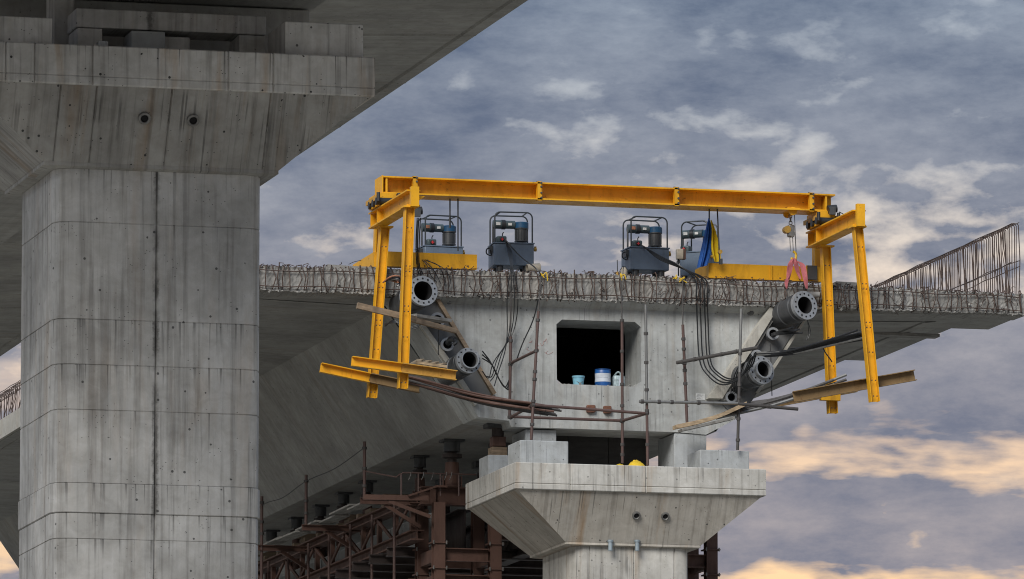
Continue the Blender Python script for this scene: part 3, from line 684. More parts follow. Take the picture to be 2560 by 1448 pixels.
MB().tube([S(912, 1178, 3.5), S(990, 1193, yg), S(1003, 1184, yg)], .012, 6).build('rail', 'tube', t)
for px in (1046, 1101, 1147): MB().cyl(S(px, 1184, yg), S(px, 1240, yg), .014, n=6).build('post', 'tube', t)
for px in (1028, 1060, 1084, 1117, 1130): MB().tube([S(px, 1180, yg-.02), S(px-2, 1190, yg-.02), S(px-6, 1200, yg-.02)], .006, 4).build('hook', 'steel', t)
single(MB().bar(S(1020, 1240, 2.85), S(1092, 1216, 2.85), .09, .03).bar(S(1088, 1216, 2.85), S(1117, 1217, 2.85), .1, .03), 'cap_angle', 'brown', 'bent brown steel angle over the head of the falsework tower', 'steel angle', S(1060, 1240, 2.85))
single(MB().bar(S(908, 1243, 2.9), S(1070, 1246, 2.9), .07, .085).bar(S(972, 1253, 2.9), S(1076, 1292, 2.9), .03, .06), 'front_bracket', 'brown', 'brown steel bracket with a brace on the left flank of the tower', 'bracket', S(1000, 1250, 2.9))

# ================================================================== GANTRY
YF, YB = -2.6, -.38                                # front and rear leg planes
ga = thing('gantry_frame', 'yellow steel gantry frame straddling the end of the girder', 'gantry', (0, -1.4, 18.4))
def ib(name, p0, p1, h, w, mat='yellow', up=V((0, 0, 1)), **kw): return MB().ibeam(p0, p1, h, w, up=up, **kw).build(name, mat, ga)
YM = -.62
a, b = S(947, 467, YM), S(2077, 513, YM)
mbm = ib('main_beam', a, b, .285, .50, tf=.024)
for px in (958, 1028, 1336, 1678, 2018, 2055):
    f = (px-947)/1130; c = a.lerp(b, f); wide = px in (1028, 1336, 1678, 2018)
    MB().cbox(c, (.03, .46, .235)).build('stiffener', 'yellow', mbm)
    if wide:
        MB().cbox((c.x, c.y-.20, c.z), (.075, .10, .31)).build('splice_clamp', 'yellow', mbm)
        for dz in (-.11, -.03, .07, .13): MB().cyl((c.x+.02, c.y-.275, c.z+dz), (c.x+.02, c.y-.23, c.z+dz), .017, n=7).build('bolt', 'sleeve', mbm)
        MB().cyl((c.x, c.y-.1, c.z+.13), (c.x, c.y-.1, c.z+.18), .02, n=7).build('bolt', 'sleeve', mbm)
MB().cbox((a.x+.004, a.y, a.z), (.018, .51, .30)).build('end_plate', 'yellow', mbm)
def legset(side, nt, nb_, ft, fb, cb_n, cb_f, post_top, mat2):
    # cross beam running front to back
    p0, p1 = S(*cb_n, YF-.10), S(*cb_f, YB+.14)
    zc = (p0.z+p1.z)/2; xc = (p0.x+p1.x)/2
    cb = ib('cross_beam', (xc, YF-.10, zc), (xc, YB+.30, zc), .26, .22)
    for yy in (YB-.25, YB+.2):
        MB().bar((xc, yy, zc-.10), (xc, yy, zc+.10), .20, .016, (0, 1, 0)).build('stiffener', 'yellow', cb)
    # upright channel on the front end
    pt = S(*post_top, YF-.12)
    MB().channel((xc, YF-.16, zc-.15), (xc, YF-.16, pt.z), .13, .10, .014, (1, 0, 0)).build('end_post', 'yellow', ga)
    for (t0, b0, Y, nm) in ((nt, nb_, YF, 'front_leg'), (ft, fb, YB, 'rear_leg')):
        tp = S(*t0, Y); bt = S(*b0, Y); tp.z = zc-.13
        lg = ib(nm, tp, bt, .15, .145, mat='yellow', up=V((1, 0, 0)), tf=.014, tw=.012)
        d = (bt-tp)
        MB().cbox((tp.x, Y, tp.z-.012), (.24, .26, .024)).build('head_plate', 'yellow', lg)
        for f in (.12, .33, .36, .55, .58, .72, .88, .97):
            for sx in (-.03, .03):
                q = tp+d*f; MB().cyl((q.x+sx, Y-.085, q.z), (q.x+sx, Y-.070, q.z), .011, n=6).build('bolt', 'rebar', lg)
    # crab: stacked rollers between cross beam and main beam
    zr = zc+.13; zm = a.lerp(b, 0.0 if side < 0 else 1.0).z-.133
    cr = MB().cbox((xc, YM+.02, (zr+zm)/2), (.30, .62, max(.05, zm-zr-.02))).build('bogie', 'yellow', ga)
    for yy in (YM-.30, YM-.05, YM+.20):
        MB().cyl((xc-.19, yy, zr+.07), (xc+.19, yy, zr+.07), .062, n=12).build('roller', 'rubber', cr)
    for s in (-1, 1):
        MB().bar((xc+s*.17, YM-.42, zr+.13), (xc+s*.17, YM+.42, zr+.13), .03, .07).build('side_bar', 'yellow_worn', cr)
        MB().cyl((xc+s*.17, YM-.40, zr+.06), (xc+s*.17, YM-.40, zr+.20), .03, n=8).build('pin', 'rubber', cr)
    return xc, zc
xl, zl = legset(-1, (1023, 530), (1006, 972), (961, 560), (929, 995), (1027, 505), (950, 540), (1027, 468), 'yellow')
xr_, zr_ = legset(1, (2143, 575), (2186, 1005), (2063, 600), (2081, 1034), (2140, 553), (2045, 590), (2140, 511), 'yellow')
# knee plate, second rear upright on the right, and the lower arms
p = S(1046, 500, YF); MB().add([(p.x-.05, YF-.03, p.z+.06), (p.x+.10, YF-.03, p.z+.06), (p.x-.05, YF-.03, p.z-.06), (p.x-.05, YF, p.z+.06), (p.x+.10, YF, p.z+.06), (p.x-.05, YF, p.z-.06)],
      [(0,1,2),(5,4,3),(0,3,4,1),(1,4,5,2),(2,5,3,0)]).build('knee_plate', 'yellow', ga, smooth=False)
ib('upright', S(2046, 600, .22), S(2046, 700, .22), .17, .16, up=V((1, 0, 0)))
ib('upright', S(948, 563, .30), S(945, 672, .30), .15, .14, up=V((1, 0, 0)))
arm = lambda p0, p1, Y, mat='yellow', h=.155: MB().channel(S(*p0, Y), S(*p1, Y), h, .10, .014).build('lower_arm', mat, ga)
arm((880, 903), (1004, 920), YF-.13); arm((1005, 920), (1141, 939), YF-.128, 'yellow_worn'); arm((802, 919), (925, 945), YB-.13); arm((926, 945), (1050, 971), YB-.128, 'rusty_beam'); arm((1985, 992), (2288, 938), YF+.14, 'rusty_beam', .175)
arm((1935, 1008), (2140, 970), YB-.13, 'rusty_beam', .14)
MB().box(*[tuple(v) for v in (S(2054, 1000, YB-.22), S(2096, 978, YB-.10))]).build('arm_clamp', 'yellow', ga)
# trolley of the chain hoist
p = S(1975, 527, YM); MB().bar((p.x-.10, YM, p.z), (p.x+.12, YM, p.z), .36, .05).build('hoist_trolley', 'yellow', ga)
for s in (-.17, .17): MB().lathe((p.x, YM+s*.9, p.z-.03), (0, 1, 0), [(-.02, .001), (-.02, .07), (.02, .07), (.02, .001)], 12).build('trolley_cheek', 'yellow', ga)
# drive motors at the crabs
for (px, py), lb in (((1041, 529), 'l'), ((2078, 524), 'r')):
    q = S(px, py, YM-.3); mo = MB().cyl(q+V((-.06, 0, 0)), q+V((.09, 0, .02)), .065, n=12).build('drive_motor', 'rubber', ga)
    MB().cbox(q+V((.0, -.06, -.03)), (.10, .06, .13)).build('drive_box', 'sleeve', mo)

# base beams on the deck
t = thing('base_beam', 'yellow steel base beam on the deck below the left gantry legs', 'steel beam', S(1060, 672, .05))
Yb = .12; ztop, zbot = S(1100, 640, Yb).z, S(1100, 675, Yb).z
a0, b0 = S(944, 650, Yb), S(1189, 657, Yb); zc = (S(1060, 634, Yb).z+S(1060, 671, Yb).z)/2; hh = S(1060, 634, Yb).z-S(1060, 671, Yb).z
MB().ext((a0.x, Yb, zc), (b0.x, Yb, zc), [(-.09,-hh/2),(.09,-hh/2),(.09,hh/2),(-.09,hh/2)]).build('beam', 'yellow', t)
q0 = V((a0.x-.02, Yb+.02, zc)); q1 = SX(897, 654, a0.x-.02)
MB().ext(q0, V((a0.x-.02, Yb+1.5, zc-.01)), [(-.04,-hh/2),(.04,-hh/2),(.04,hh/2),(-.04,hh/2)]).build('return_beam', 'yellow', t)
for px in (1010, 1062, 1120, 1170): MB().cyl(S(px, 665, Yb-.10), S(px, 665, Yb-.085), .012, n=6).build('bolt', 'rebar', t)
t = thing('base_beam', 'yellow steel base beam on the deck beside the flag, below the right legs', 'steel beam', S(1880, 695, .05))
Yb = .10; zc = (S(1870, 664, Yb).z+S(1870, 699, Yb).z)/2; a0, b0 = S(1768, 680, Yb), S(2052, 690, Yb)
MB().ext((a0.x, Yb, zc), (b0.x, Yb, zc), [(-.09,-hh/2),(.09,-hh/2),(.09,hh/2),(-.09,hh/2)]).build('beam', 'yellow', t)
MB().ext((a0.x+.045, Yb+.1, zc), (a0.x+.045, Yb+.75, zc), [(-.04,-hh/2),(.04,-hh/2),(.04,hh/2),(-.04,hh/2)]).build('return_beam', 'yellow', t)
for px in (1928, 2018): MB().cbox(S(px, 682, Yb-.10), (.03, .03, hh)).build('stiffener', 'yellow', t)
MB().cbox(S(2030, 682, Yb-.12), (.16, .06, hh*.95)).build('clamp_block', 'sleeve', t)
for px in (1790, 1830, 1880, 1950): MB().cyl(S(px, 692+(px-1790)*.02, Yb-.10), S(px, 692+(px-1790)*.02, Yb-.085), .012, n=6).build('bolt', 'rebar', t)

# ================================================================== HYDRAULIC PUMPS
def loop(w_, y, z0, z1, r=.10):
    pts = [(-w_/2, y, z0)]
    for k in range(6): an = math.pi-k*math.pi/10; pts.append((-w_/2+r+r*math.cos(an), y, z1-r+r*math.sin(an)))
    for k in range(6): an = math.pi/2-k*math.pi/10; pts.append((w_/2-r+r*math.cos(an), y, z1-r+r*math.sin(an)))
    return pts+[(w_/2, y, z0)]
def pump(px, py, Y, label, rz=0.0, th=.36, gap=.10, w_=.66, d_=.52, flip=False):
    """(px, py): middle of the foot of the front face"""
    p = S(px, py, Y); t = thing('hydraulic_pump', label, 'hydraulic pump', p, 'hydraulic pumps on the deck', rz)
    def mk(mb, name, mat, par=t, **kw): return mb.build(name, mat, par, shift=False, **kw)
    zt = gap+th
    tk = mk(MB().box((-w_/2, 0, gap), (w_/2, d_, zt)), 'tank', 'tank', bevel=.012)
    mk(MB().box((-w_/2-.012, -.012, zt+.001), (w_/2+.012, d_+.012, zt+.018)), 'tank_lid', 'tank', tk)
    for x in (-.22, .22): mk(MB().cyl((x, .10, 0), (x, .10, gap), .06, n=12), 'foot', 'motor'); mk(MB().cyl((x, d_-.10, 0), (x, d_-.10, gap), .05, n=10), 'foot', 'motor')
    H = zt+.52
    for y, hh_ in ((.04, H-.07), (d_-.05, H)):
        mk(MB().tube(loop(w_*.94, y, zt+.01, H, .09), .0125, 7), 'guard_loop', 'frame')
    for s in (-1, 1): mk(MB().tube([(s*(w_*.47-.09), .04, H), (s*(w_*.47-.09), d_-.05, H)], .0115, 7), 'guard_link', 'frame')
    mx = .17; my = d_*.5
    mo = mk(MB().lathe((mx, my, zt+.018), (0, 0, 1), [(0, .075), (.045, .075), (.05, .115), (.065, .115), (.07, .102), (.25, .102), (.255, .116), (.275, .116), (.28, .001)], 20), 'motor', 'motor')
    for k in range(14):
        an = k*2*math.pi/14; mk(MB().bar((mx+.102*math.cos(an), my+.102*math.sin(an), zt+.10), (mx+.102*math.cos(an), my+.102*math.sin(an), zt+.26), .008, .016, (math.cos(an), math.sin(an), 0)), 'cooling_fin', 'motor', mo)
    mk(MB().lathe((mx, my, zt+.29), (0, 0, 1), [(0, .118), (.085, .118), (.098, .105), (.10, .001)], 20), 'fan_cover', 'motor_cap')
    fz = zt+.345
    mk(MB().cyl((-.30, my, fz), (-.16, my, fz), .072, n=16), 'filter', 'filter'); mk(MB().cyl((-.16, my, fz), (-.10, my, fz), .080, n=16), 'filter_joint', 'rubber')
    f2 = mk(MB().cyl((-.10, my, fz), (.06, my, fz), .068, n=16), 'filter', 'filter')
    mk(MB().box((-.26, my-.078, fz-.02), (-.19, my-.064, fz+.03)), 'label_plate', 'orange' if flip else 'label', f2); mk(MB().box((-.06, my-.075, fz-.02), (.0, my-.06, fz+.02)), 'label_plate', 'label', f2)
    mk(MB().cyl((-.30, my, fz), (-.30, my, zt), .016, n=8), 'filter_stand', 'motor')
    vb = mk(MB().box((-.27, .05, zt+.02), (-.11, .22, zt+.13)), 'valve_block', 'filter', bevel=.02)
    mk(MB().cyl((-.19, .03, zt+.07), (-.19, .052, zt+.07), .035, n=12), 'valve_port', 'rubber', vb); mk(MB().cbox((-.19, .02, zt+.07), (.05, .02, .014)).cbox((-.19, .019, zt+.07), (.014, .02, .05)), 'valve_handle', 'red', vb)
    mk(MB().tube([(-.17, .12, zt+.13), (-.17, .12, zt+.17), (-.15, .12, zt+.20)], .009, 6), 'lever', 'rubber')
    mk(MB().cyl((w_/2+.0, .14, zt-.07), (w_/2+.07, .14, zt-.07), .028, n=8).cyl((w_/2+.05, .14, zt-.10), (w_/2+.05, .14, zt-.02), .02, n=8), 'tap', 'brass')
    mk(MB().tube(curve([(-w_/2, .2, zt-.04), (-w_/2-.09, .15, zt-.08), (-w_/2-.10, .12, zt-.16), (-w_/2-.03, .1, zt-.19), (-w_/2-.05, .08, zt-.10)], 4), .012, 6), 'side_hose', 'rubber')
    mk(MB().box((-w_/2-.05, .10, zt-.14), (-w_/2-.001, .26, zt-.03)), 'gauge_box', 'motor')
    return t
pump(1110, 667, 1.5, 'hydraulic pump standing behind the left yellow base beam', th=.27, flip=True, gap=.06, rz=R(4))
pump(1285, 679, .35, 'hydraulic pump with hoses, right of the left yellow base beam', rz=R(-4))
pump(1625, 690, .35, 'hydraulic pump in the middle of the deck, left of the grey switch box', flip=True, rz=R(2))
pump(1735, 694, 1.05, 'hydraulic pump turned askew, half hidden behind the flag', rz=R(-38), w_=.5, d_=.52, th=.38, gap=.04)
t = thing('switch_box', 'grey switch box on a bracket left of the half hidden pump', 'switch box', S(1702, 668, .8))
p = S(1699, 636, .8); MB().cbox((p.x, .8, p.z), (.11, .10, .17)).build('case', 'beige', t, bevel=.01); MB().cbox((p.x+.075, .8, p.z), (.035, .10, .17)).build('cover', 'brown', t)
MB().cyl((p.x-.02, .8, p.z-.08), (p.x-.02, .8, S(1700, 690, .8).z), .012, n=6).build('stand', 'frame', t)

# ================================================================== HOIST, SLINGS, FLAG, HANGERS
t = thing('chain_hoist', 'chain hoist with pulley block hanging from the right of the gantry beam', 'chain hoist', S(1982, 640, YM))
for i in range(5):
    c = S(1976+i*.3, 541+i*8.4, YM); d = (i % 2)
    pts = [(c.x+(.026*math.cos(k*math.pi/5) if not d else 0), c.y+(.026*math.cos(k*math.pi/5) if d else 0), c.z+.038*math.sin(k*math.pi/5)) for k in range(11)]
    MB().tube(pts, .0085, 5).build('chain_link', 'steel', t)
c = S(1974, 578, YM); MB().cbox((c.x+.02, YM, c.z), (.11, .10, .20)).build('block_body', 'steel', t, bevel=.02)
MB().lathe((c.x-.05, YM-.06, c.z+.02), (0, 1, 0), [(0, .001), (0, .06), (.12, .06), (.12, .001)], 14).build('hand_wheel', 'brass', t)
MB().lathe((c.x+.03, YM-.06, c.z-.05), (0, 1, 0), [(0, .001), (0, .05), (.12, .05), (.12, .001)], 14).build('sheave', 'steel', t)
for dx in (0, 7, 14): MB().tube([S(1974+dx, 590, YM-.02), S(1976+dx, 628, YM-.02)], .008, 5).build('fall_rope', 'steel', t)
MB().tube([S(1986, 534, YM-.05), S(1988, 580, YM-.05), S(1990, 632, YM-.05)], .006, 5).build('fall_rope', 'rubber', t)
MB().tube(curve([S(1983, 628, YM), S(1990, 636, YM), S(1988, 650, YM), S(1981, 652, YM), S(1979, 644, YM)], 5), .022, 8).build('hook', 'hook', t)
def ribbon(pts, wid, name, par, mat='sling', tw=0.0, th=.012):
    pts = curve(pts, 6); mb = MB(); n = len(pts); vs = []; fs = []
    for i, p in enumerate(pts):
        f = i/(n-1); w_ = wid[0]+(wid[1]-wid[0])*math.sin(f*math.pi)**.8; an = tw*f
        s = V((math.cos(an), math.sin(an), 0))*w_/2; e = V((-math.sin(an), math.cos(an), 0))*(th/2)
        bulge = e*(2+3*math.sin(f*9))
        vs += [p-s-e, p-bulge, p+s-e, p+s+e, p+e, p-s+e]
    for i in range(n-1): fs += [(i*6+k, i*6+(k+1) % 6, i*6+6+(k+1) % 6, i*6+6+k) for k in range(6)]
    fs += [(0,1,2,3,4,5), tuple(range(n*6-1, n*6-7, -1))]
    return mb.add(vs, fs).build(name, mat, par)
t = thing('lifting_sling', 'left pink webbing sling hanging from the yellow hook', 'sling', S(1974, 690, YM-.1))
ribbon([S(1984, 645, YM), S(1977, 660, YM-.03), S(1973, 680, YM-.05), S(1969, 705, YM-.1)], (.04, .10), 'band', t, tw=.5); ribbon([S(1973, 690, YM-.08), S(1966, 705, YM-.12), S(1967, 722, YM-.15)], (.02, .06), 'band', t)
t = thing('lifting_sling', 'right pink webbing sling looped from the yellow hook to the flanged pipe', 'sling', S(2005, 690, YM-.1))
ribbon([S(1987, 645, YM), S(1990, 660, YM-.03), S(1994, 678, YM-.05), S(2001, 698, YM-.1)], (.03, .085), 'band', t, tw=.6); ribbon([S(1990, 652, YM), S(2005, 662, YM-.05), S(2012, 690, YM-.1), S(2017, 722, YM-.12)], (.03, .09), 'band', t, tw=-.4)

# flag: one cloth, gathered at the top, in folds
fl = thing('flag', 'blue and yellow cloth flag hanging gathered from a rod under the gantry beam', 'flag', S(1775, 668, .02))
YFl = -.12
def cloth(edgeL, edgeR, mat, name, seed, ny=22, nxx=14):
    vs = []; fs = []; q = random.Random(seed)
    L = curve([S(*e, YFl) for e in edgeL], 8); Rr = curve([S(*e, YFl) for e in edgeR], 8)
    pick = lambda c, f: c[min(len(c)-1, int(f*(len(c)-1)))].lerp(c[min(len(c)-1, int(f*(len(c)-1))+1)], f*(len(c)-1) % 1)
    for side in (0, .008):
        for j in range(ny+1):
            f = j/ny; l, r = pick(L, f), pick(Rr, f)
            for i in range(nxx+1):
                g = i/nxx; p = l.lerp(r, g)
                p.y += side+(-.07 if mat == 'fl_yel' else 0)+.045*f**.6*math.sin(g*9+seed+f*1.5)+.02*math.sin(g*19+seed*2); vs.append(p)
    m = (ny+1)*(nxx+1)
    for s0 in (0, m):
        for j in range(ny):
            for i in range(nxx): k = s0+j*(nxx+1)+i; fs.append((k, k+1, k+nxx+2, k+nxx+1))
    for j in range(ny):
        for i in (0, nxx): k = j*(nxx+1)+i; fs.append((k, k+nxx+1, k+nxx+1+m, k+m))
    return MB().add(vs, fs).build(name, mat, fl)
cloth([(1772, 545), (1763, 585), (1753, 630), (1744, 669)], [(1774, 545), (1780, 575), (1779, 620), (1768, 664)], 'fl_blue', 'blue_band', 1)
cloth([(1774, 552), (1776, 580), (1774, 625), (1781, 656)], [(1775, 552), (1786, 582), (1797, 622), (1801, 656)], 'fl_yel', 'yellow_band', 3)
hang = lambda px, y0, y1, Y, label, thick=.012, x1=None: single(MB().cyl(S(px, y0, Y), S(x1 or px, y1, Y), thick, n=7), 'hanger_rod', 'rubber', label, 'rod', S(x1 or px, y1, Y))
hang(1773, 514, 548, YM, 'thin black rod holding up the flag'); hang(1793, 516, 652, YM, 'thin black rod right of the flag', x1=1799)
single(MB().cyl(S(1125, 497, YM), S(1125, 542, YM), .012, n=7).cyl(S(1125, 542, YM), S(1125, 570, YM), .017, n=7), 'hanger_rod', 'rubber', 'short thin rod with yellow tip hanging above the leftmost pump', 'rod', S(1125, 570, YM))
hang(1145, 497, 628, YM, 'long thin black rod hanging by the leftmost pump')
t = thing('hose_reel', 'brass tap fitting at the foot of the rod right of the flag', 'fitting', S(1800, 650, YM)); p = S(1800, 630, YM)
MB().lathe((p.x, YM-.03, p.z), (0, 1, 0), [(0, .001), (0, .035), (.06, .035), (.06, .001)], 12).build('wheel', 'brass', t); MB().cbox(S(1802, 654, YM), (.05, .05, .09)).build('body', 'motor', t)

# ================================================================== JACKS / FLANGED PIPES
def jack(px, py, r, label, L=1.02, nb_=12, lean=(-.12, -.12), Y=-1.0, rin=.62, raised=False):
    c = S(px, py, Y); ax = V((lean[0], 1, lean[1])).normalized(); k = r*.0065
    t = thing('flanged_jack', label, 'flanged pipe', c, 'flanged pipes on the webs')
    MB().lathe(c, ax, [(.30, k*rin), (0, k*rin), (0, k), (.07, k), (.07, k*rin)], 32).build('flange', 'flange', t)
    if raised: MB().lathe(c, -ax, [(-.01, k*rin), (.07, k*rin), (.07, k*(rin+.10)), (-.005, k*(rin+.14))], 32).build('collar_ring', 'flange', t)
    MB().lathe(c+ax*.07, ax, [(0, k*.90), (.10, k*.90), (.11, k*.97), (.22, k*.97), (.23, k*.88), (.40, k*.88), (.41, k*.95), (.50, k*.95), (.51, k*.86), (L-.07, k*.86)], 32).build('barrel', 'sleeve', t)
    MB().lathe(c+ax*.01, ax, [(0, k*rin*.985), (.6, k*rin*.985), (.6, .001)], 28).build('bore', 'hole', t)
    _, a_, b_ = basis(ax)
    for i in range(nb_):
        an = (i+.5)*2*math.pi/nb_; q = c+(a_*math.cos(an)+b_*math.sin(an))*k*(rin+(1-rin)*(.62 if raised else .5))
        MB().cyl(q-ax*.004, q+ax*.004, k*.065, n=8).build('bolt_hole', 'hole', t)
    return t
jack(1058, 727, 38, 'flanged steel pipe behind the left gantry leg, uppermost on the left web', nb_=14, rin=.64)
jack(1172, 901, 32, 'flanged steel pipe with collar low on the left web', raised=True)
jack(2013, 763, 37, 'flanged steel pipe below the pink slings, uppermost on the right web', nb_=14, rin=.60, lean=(-.34, -.14), L=.78, Y=-.74)
jack(1905, 925, 36, 'flanged steel pipe with collar low on the right web, wrapped in hoses', raised=True, rin=.56, lean=(-.30, -.14), L=.78, Y=-.74)
def small_anchor(px, py, r, label, Y=-.28):
    c = S(px, py, Y); k = r*.0065; t = thing('duct_flange', label, 'duct flange', c, 'small duct flanges on the webs')
    MB().lathe(c, (0, 1, 0), [(.2, k*.66), (0, k*.66), (0, k), (.03, k), (.03, k*.8), (.25, k*.8)], 20).build('ring', 'flange', t)
    MB().lathe(c+V((0, .02, 0)), (0, 1, 0), [(0, k*.65), (.1, k*.65), (.1, .001)], 16).build('bore', 'hole', t)
small_anchor(1119, 861, 17, 'small duct flange between the two left flanged pipes'); small_anchor(1933, 834, 16, 'small duct flange between the two right flanged pipes')
small_anchor(1893, 889, 15, 'small duct flange at the start of the dark strand bundle'); small_anchor(1829, 993, 15, 'small duct flange lowest on the right web')
small_anchor(1094, 800, 19, 'small duct flange under the loose planks on the left web')

# ================================================================== SCAFFOLD TUBES
SY, SB = -1.72, -.33
def coupler(p, d, par, r=.036): MB().cyl(V(p)-V(d).normalized()*.022, V(p)+V(d).normalized()*.022, r, n=9).build('coupler', 'tube_k', par)
def tube_thing(p0, p1, mat, label, cps=(), r=.024, rod=None, bend=None, mat2=None):
    p0, p1 = V(p0), V(p1); t = thing('scaffold_tube', label, 'scaffold tube', p0, 'scaffold tubes at the girder end')
    if mat2: f, m2 = mat2; pm = p0.lerp(p1, f); MB().cyl(p0, pm, r, n=10).build('tube', mat, t); MB().cyl(pm, p1, r*.96, n=10).build('tube', m2, t)
    else: MB().cyl(p0, p1, r, n=10).build('tube', mat, t)
    for f in cps: coupler(p0.lerp(p1, f), p1-p0, t)
    if rod: MB().cyl(p1, rod, .0105, n=6).build('hanger_rod', 'tube_k', t)
    return t
tube_thing(S(1274, 1047, SB), S(1277, 842, SB), 'tube', 'upright tube left of the opening, farther of the pair', (.02, .66, .95), rod=S(1278, 690, SB))
tube_thing(S(1328, 1100, SY), S(1346, 778, SY), 'tube', 'upright tube left of the opening, nearer of the pair', (.12, .30, .47, .53, .69, .93), rod=S(1353, 690, SY), mat2=(.28, 'tube'))
tube_thing(S(1277, 908, SB), S(1343, 876, SY), 'tube', 'short sloping tube joining the two uprights left of the opening', (.03, .97))
tube_thing(S(1556, 1158, SB), S(1555, 800, SB), 'tube', 'upright tube passing in front of the opening', (.06, .13, .36, .40, .55, .78, .995), rod=S(1552, 695, SB))
tube_thing(S(1619, 1164, SY), S(1614, 762, SY), 'tube', 'upright tube just right of the opening', (.13, .34, .47, .64, .82), mat2=(.38, 'tube_g'))
tube_thing(S(1718, 1066, SB), S(1707, 812, SB), 'tube', 'upright tube midway between opening and right web', (.24, .42, .55, .62, .76, .86), rod=S(1707, 698, SB))
tube_thing(S(1844, 1125, SY), S(1853, 772, SY), 'tube_k', 'upright tube standing on the right plinth of the pier', (.07, .22, .33, .37, .46, .68), mat2=(.55, 'tube_g'))
tube_thing(S(1276, 1044, SB), S(1333, 1012, SY), 'tube', 'short sloping tube low left joining the two ledgers', (.02, .96))
tube_thing(S(1333, 1013, SY), S(1619, 1034, SY), 'tube', 'long level tube below the opening, upper of two', (.0, .99))
tube_thing(S(1277, 1042, SB), S(1556, 1052, SB), 'tube', 'long level tube below the opening, lower of two', (.0, .99))
tube_thing(S(1556, 1052, SB), S(1619, 1033, SY), 'tube', 'short sloping tube low right joining the two ledgers', (.02, .97))
tube_thing(S(1692, 907, SB-.05), S(1896, 869, SY+.2), 'tube_k', 'dark sloping tube in front of the hanging hoses', (.07, .22, .55, .73), r=.03)
tube_thing(S(1598, 1004, SY-.05), S(1846, 1009, SY-.05), 'tube_g', 'level grey tube low on the right of the girder face', (.03, .20, .33, .60), r=.024)
tube_thing(S(1846, 1010, SY-.1), S(1995, 1023, SY-.1), 'tube_k', 'dark level tube end sticking out right of the girder', (.48, .53), r=.028)

# ================================================================== BAR AND STRAND BUNDLES
g = 'bars in the brown bundle left'
for i in range(21):
    dy = i % 6; dx = (i*3.7) % 76
    p0 = S(1010+rf.uniform(-4, 30), 938+dy*4+rf.uniform(-3, 5), YB-.35-.05*(i//5)); p1 = S(1330+dx, 1008+dy*4.4+dx*.17+rf.uniform(-2, 2), SY+.15+.1*(i % 3))
    md = p0.lerp(p1, .5)+V((0, 0, -.05-.03*rf.random()))
    single(MB().tube(curve([p0, md, p1], 5), .019, 6), 'steel_bar', 'tube_k' if i % 3 else 'brown', 'long brown steel bar in the sagging bundle on the left lower arms', 'steel bar', p0, g)
g = 'bars in the grey bundle right'
for i in range(10):
    p0 = S(1790+i*11, 1046-i*4.2-(i % 3)*3, SY+.15); p1 = S(2085+(i*31) % 62, 962-(i % 4)*6-((i*31) % 62)*.22, -1.9)
    md = p0.lerp(p1, .5)+V((0, 0, -.05))
    single(MB().tube(curve([p0, md, p1], 5), .025, 6), 'steel_bar', 'tube_g' if i % 3 == 0 else 'tube_k', 'long grey steel bar in the slanting bundle right of the girder', 'steel bar', p0, g)
g = 'strands in the dark bundle'
for i in range(15):
    p0 = S(1890+rf.uniform(-3, 3), 888+rf.uniform(-5, 5), -.3); p1 = S(2178-abs(rf.gauss(0, 12)), 826+(i % 5)*5+rf.uniform(-2, 2), YF+.25)
    m1 = p0.lerp(p1, .33)+V((0, 0, -.06+rf.uniform(-.02, .02))); m2 = p0.lerp(p1, .7)+V((0, 0, -.02+rf.uniform(-.02, .02)))
    single(MB().tube(curve([p0, m1, m2, p1], 5), .017 if i % 3 else .025, 6), 'strand', 'rubber' if i % 4 else 'tube_g', 'dark steel strand in the bundle running up to the right front leg', 'strand', p0, g)
single(MB().tube(curve([S(2080, 905, YB-.3), S(2060, 865, YB-.4), S(2120, 838, -1.6)], 5), .010, 6).tube(curve([S(1970, 872, -1), S(2010, 868, -1), S(2075, 862, -.9)], 5), .010, 6), 'tie_rope', 'rubber', 'thin dark rope trailing under the strand bundle', 'rope', S(2050, 870, -1))
g2 = 'strands from the upper right duct'
for i in range(5):
    single(MB().tube(curve([S(1929, 836+i, -.3), S(1950, 828+i*2, -.6), S(1975+i*8, 822+i*2.5-(i % 2)*6, -.9)], 5), .016, 6), 'strand', 'rubber', 'short dark strand sticking out of the duct between the right pipes', 'strand', S(1930, 836, -.3), g2)
single(MB().tube(curve([S(1120, 858, -.3), S(1128, 848, -.45), S(1138, 850, -.55)], 5), .05, 8).tube(curve([S(1132, 846, -.5), S(1140, 856, -.6), S(1133, 862, -.6)], 5), .03, 7), 'strand_stub', 'rubber', 'black bundle of strand ends in the small left duct flange', 'strand', S(1120, 860, -.3))

# ================================================================== HOSES
def hose(pts, label, r=.011, mat='rubber', cat='hose'):
    q = [S(p[0], p[1], min(p[2], OV-.13) if 660 < p[1] < 775 and p[2] < .01 else p[2]) for p in pts]
    return single(MB().tube(curve(q, 7), r, 6), 'hydraulic_hose', mat, label, cat, q[0], 'hydraulic hoses')
for i, (lb, dx) in enumerate((('leftmost', 0), ('second', 9), ('third', 20), ('rightmost', 27))):
    x0 = 1741+dx
    hose([(1603+i*2, 613+i, .3), (1650, 640+i*3, .05), (1700+i*4, 665+i*3, -.1), (x0-3, 700, -.14), (x0, 740, -.13), (x0+2, 800, -.12), (x0+8, 900, -.14), (x0+30, 940+i*-2, -.25), (x0+65, 962-i*5, -.5), (1850+i*9, 945-i*9, -.85), (1876+i*5, 895-i*4, -1.0)],
         f'long black hose hanging in a deep loop right of the opening, {lb} of four', .0125)
